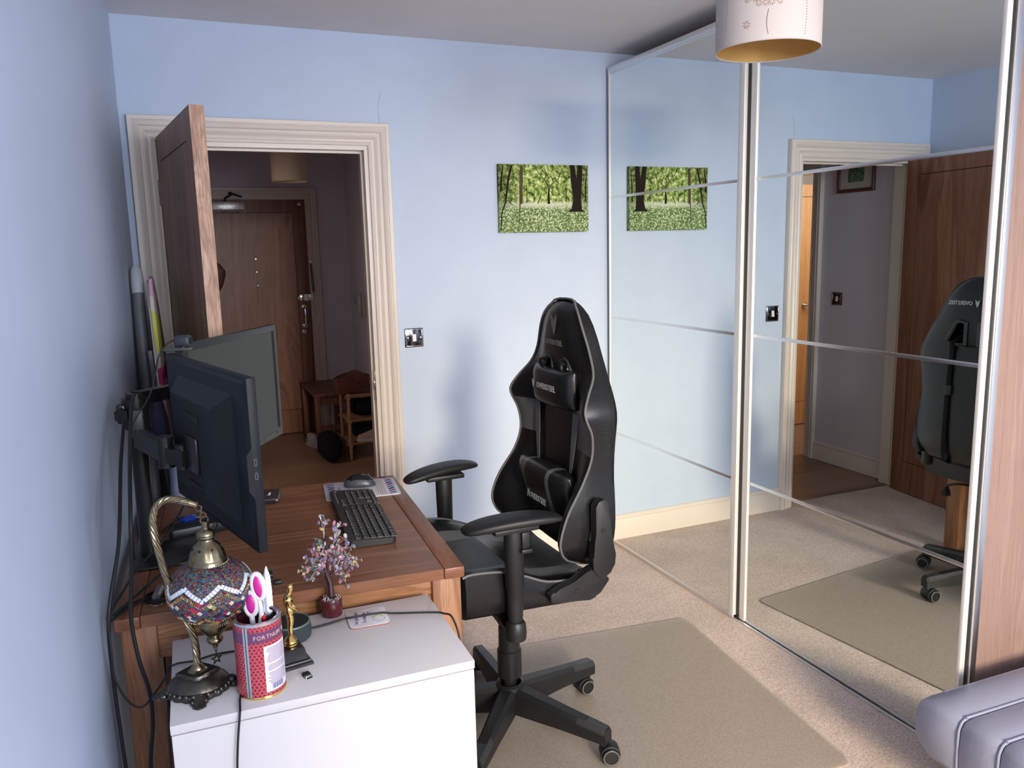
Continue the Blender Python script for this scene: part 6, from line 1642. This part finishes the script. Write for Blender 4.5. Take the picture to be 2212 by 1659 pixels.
for s in (-0.10, 0.10): m.tube([(s, 0.018, 0.01), (s * 0.9, 0.020, 1.20)], 0.010, 10)
m.tube([(-0.12, 0.018, 0.012), (0.12, 0.018, 0.012)], 0.010, 10); m.build('folded_legs', mat('pale_steel_deck', (0.35, 0.35, 0.38), 0.4, 0.5), ib)
# bag of laundry / folded shirts on the floor behind the desk
sh_m = mat('blue_grey_cotton', (0.045, 0.05, 0.10), 0.85, noise=0.15, nscale=20)
sh_l = mat('pale_blue_cotton', (0.33, 0.35, 0.48), 0.85, noise=0.15, nscale=14)
def drape(name, label, x0, y0, z0, z1, w, dep, mt_, seed, cat='clothes'):
    rr = random.Random(seed); ph = [rr.uniform(0, 6) for _ in range(6)]
    mb = MB(); rings = []
    N = 26
    for i in range(19):
        q = i / 18; z = z1 + (z0 - z1) * q; ww = w * (0.30 + 0.70 * min(1, q * 2.2) ** 0.6); ring = []
        for k in range(N):
            a = 2 * PI * k / N; f = 1 + 0.10 * math.sin(5 * a + ph[0] + q * 2) * q + 0.06 * math.sin(9 * a + ph[1]) * q + 0.05 * math.sin(3 * a + q * 7 + ph[2])
            ring.append((x0 + dep * math.cos(a) * f * (0.5 + 0.5 * min(1, q * 2)), y0 + ww * math.sin(a) * f, z))
        rings.append(ring)
    mb.loft(rings); o = mb.build(name, mt_, None, smooth=80)
    return tag(o, label, cat)
drape('hanging_clothes', 'bundle of dark blue clothes hanging behind the monitor arm in the corner', 0.050, -0.72, 0.925, 1.08, 0.085, 0.030, sh_m, 2)
drape('laundry_bag', 'pale blue-grey cloth bundle standing behind the desk beneath the dark clothes', 0.105, -0.70, 0.0, 0.92, 0.09, 0.055, sh_l, 6, 'laundry')

# ================================================================ CABLES
cab_m = mat('black_cable', (0.006, 0.006, 0.007), 0.6)
def cable(label, pts, r=0.0028, name='cable', sub=7, mt_=None, group=None):
    m = MB(); m.tube(pts, r, 8, sub); return tag(m.build(name, mt_ or cab_m, None), label, 'cable', group)
cable('black power cable of the speaker running over the coaster and down the cabinet side', [(0.338, -1.822, 0.706), (0.38, -1.812, 0.7035), (0.416, -1.805, 0.7045), (0.44, -1.812, 0.7075), (0.50, -1.818, 0.7078), (0.53, -1.826, 0.704), (0.607, -1.857, 0.7035), (0.632, -1.875, 0.7035), (0.648, -1.90, 0.696), (0.655, -1.93, 0.62), (0.658, -1.94, 0.35), (0.66, -1.94, 0.10)], 0.0023)
cable('thin black cable curving across the cabinet top behind the lamp', [(0.262, -1.86, 0.706), (0.225, -1.862, 0.704), (0.19, -1.855, 0.704), (0.14, -1.85, 0.704), (0.10, -1.86, 0.704), (0.06, -1.86, 0.704), (0.045, -1.86, 0.68), (0.035, -1.87, 0.45), (0.03, -1.88, 0.1)], 0.0021)
cable('thin black lamp cord hanging down the front of the white cabinet', [(0.166, -1.992, 0.712), (0.176, -2.02, 0.704), (0.172, -2.06, 0.7035), (0.170, -2.088, 0.7035), (0.168, -2.098, 0.696), (0.160, -2.101, 0.64), (0.154, -2.101, 0.56), (0.150, -2.101, 0.40), (0.15, -2.101, 0.05)], 0.0021)
sw = MB(); sw.ell((0.163, -1.985, 0.712), (0.012, 0.009, 0.010), n=14, m=8); sw.cyl((0.158, -1.985, 0.716), (0.148, -1.98, 0.722), 0.004); tag(sw.build('cord_grip', blackm), 'small black knotted cord grip at the right foot of the mosaic lamp', 'cord grip')
cable('thick black cable hanging from the monitor arm over the near desk edge', [(0.016, -1.36, 1.19), (0.010, -1.45, 1.17), (0.004, -1.60, 1.08), (0.003, -1.76, 1.00), (-0.005, -1.762, 0.885), (-0.016, -1.762, 0.784), (-0.010, -1.764, 0.688), (0.004, -1.764, 0.61), (0.004, -1.764, 0.534), (-0.010, -1.764, 0.42), (-0.012, -1.76, 0.2)], 0.0042)
cable('thick black cable hanging beside the left wall down past the desk leg', [(-0.012, -1.40, 1.13), (-0.020, -1.55, 1.05), (-0.030, -1.68, 0.92), (-0.058, -1.745, 0.79), (-0.063, -1.75, 0.66), (-0.060, -1.75, 0.50), (-0.057, -1.75, 0.40), (-0.05, -1.75, 0.15)], 0.0040)
cable('thin black cable sagging in a loop across the near left desk leg', [(-0.060, -1.765, 0.79), (-0.058, -1.775, 0.72), (-0.056, -1.78, 0.657), (-0.035, -1.785, 0.605), (-0.012, -1.785, 0.588), (0.012, -1.785, 0.609), (0.040, -1.782, 0.645), (0.056, -1.75, 0.67), (0.080, -1.74, 0.70)], 0.0023)
cable('webcam cable drooping from the clip down to the monitor arm', [(0.120, -1.37, 1.322), (0.100, -1.385, 1.312), (0.080, -1.40, 1.285), (0.068, -1.40, 1.24), (0.050, -1.41, 1.19), (0.006, -1.42, 1.12), (-0.008, -1.42, 1.03), (-0.016, -1.42, 0.91), (-0.02, -1.40, 0.78)], 0.0018)
G = 'cables fanned out on the desk beside the monitor stand'
for i, (pts, r) in enumerate([
    ([(-0.052, -1.72, 0.775), (-0.01, -1.62, 0.772), (0.04, -1.50, 0.768), (0.10, -1.40, 0.766), (0.16, -1.30, 0.765), (0.19, -1.22, 0.80), (0.20, -1.20, 0.93)], 0.003),
    ([(-0.056, -1.73, 0.768), (-0.02, -1.66, 0.764), (0.04, -1.60, 0.762), (0.10, -1.58, 0.762), (0.14, -1.62, 0.80), (0.155, -1.64, 0.94)], 0.003),
    ([(-0.054, -1.715, 0.785), (-0.03, -1.60, 0.79), (0.0, -1.46, 0.79), (0.05, -1.30, 0.79), (0.11, -1.18, 0.85), (0.16, -1.13, 0.96)], 0.003),
    ([(-0.050, -1.70, 0.765), (-0.01, -1.63, 0.761), (0.05, -1.62, 0.76), (0.075, -1.66, 0.76)], 0.0028),
    ([(0.02, -1.20, 0.764), (0.06, -1.12, 0.764), (0.10, -1.11, 0.764), (0.13, -1.16, 0.764), (0.16, -1.30, 0.764), (0.17, -1.45, 0.764)], 0.0026),
    ([(0.03, -1.17, 0.762), (0.08, -1.07, 0.764), (0.10, -1.06, 0.768)], 0.003)]):
    cable('black cable fanned out on the desk by the monitor stand', pts, r, group=G)
for (x, y, rz, lb) in ((0.112, -1.075, 40, 'bright blue video plug lying on the desk left of the lamp finial'), (0.178, -1.10, 25, 'bright blue video plug right of the lamp finial under the monitor')):
    t = thing('video_plug', lb, 'plug', (x, y, ZT), R(rz))
    m = MB(); m.box((-0.022, -0.014, 0.001), (0.018, 0.014, 0.016), 0.004); m.build('plug_body', mat('vga_blue', (0.01, 0.06, 0.55), 0.4), t, world=False)
    m = MB(); m.box((0.018, -0.012, 0.003), (0.034, 0.012, 0.012), 0.001); m.cyl((0.018, -0.016, 0.008), (0.040, -0.016, 0.008), 0.003, n=10); m.cyl((0.018, 0.016, 0.008), (0.040, 0.016, 0.008), 0.003, n=10); m.build('connector', silver, t, world=False)
ps = thing('power_adapter', 'long black power strip lying on the desk behind the monitor stand', 'power strip', (0.12, -1.19, ZT), R(12))
m = MB(); m.box((-0.06, -0.03, 0), (0.17, 0.03, 0.03), 0.006); m.build('case', blackm, ps, world=False)
# short usb cable lying at the near edge of the desk
us = thing('usb_cable', 'short black usb cable with two plugs lying at the near desk edge', 'cable', (0.285, -1.64, ZT))
m = MB(); m.tube([(0.256, -1.672, 0.759), (0.262, -1.66, 0.759), (0.275, -1.655, 0.759), (0.285, -1.655, 0.759)], 0.002, 8, 4); m.build('lead', cab_m, us)
m = MB(); m.box((0.275, -1.615, ZT), (0.290, -1.585, ZT + 0.009), 0.002); m.tube([(0.283, -1.615, 0.759), (0.281, -1.64, 0.759), (0.275, -1.655, 0.759)], 0.003, 8); m.build('plug', blackm, us)
m = MB(); m.box((0.285, -1.662, ZT), (0.305, -1.648, ZT + 0.008), 0.002); m.build('plug', blackm, us)
# keyring and flash drive on a coiled cable
kr = thing('key_fob', 'clear key fob with wire ring on the coiled cable at the left desk edge', 'key fob', (0.03, -1.63, ZT))
m = MB(); m.cyl((0.030, -1.640, ZT + 0.013), (0.040, -1.60, ZT + 0.017), 0.009, n=16); m.build('fob', mat('clear_grey_plastic', (0.30, 0.27, 0.28), 0.2, trans=0.5), kr)
m = MB(); m.torus((0.030, -1.658, ZT + 0.004), 0.013, 0.0009, (0.1, 0, 1), 24, 6); m.build('ring', silver, kr)
m = MB()
for k in range(3): m.torus((0.038, -1.622, ZT + 0.003 + 0.003 * k), 0.033 - 0.001 * k, 0.0016, (0.02 * k, 0.02, 1), 32, 6)
tag(m.build('coiled_cable', cab_m), 'thin dark cable coiled flat at the near left corner of the desk', 'cable')
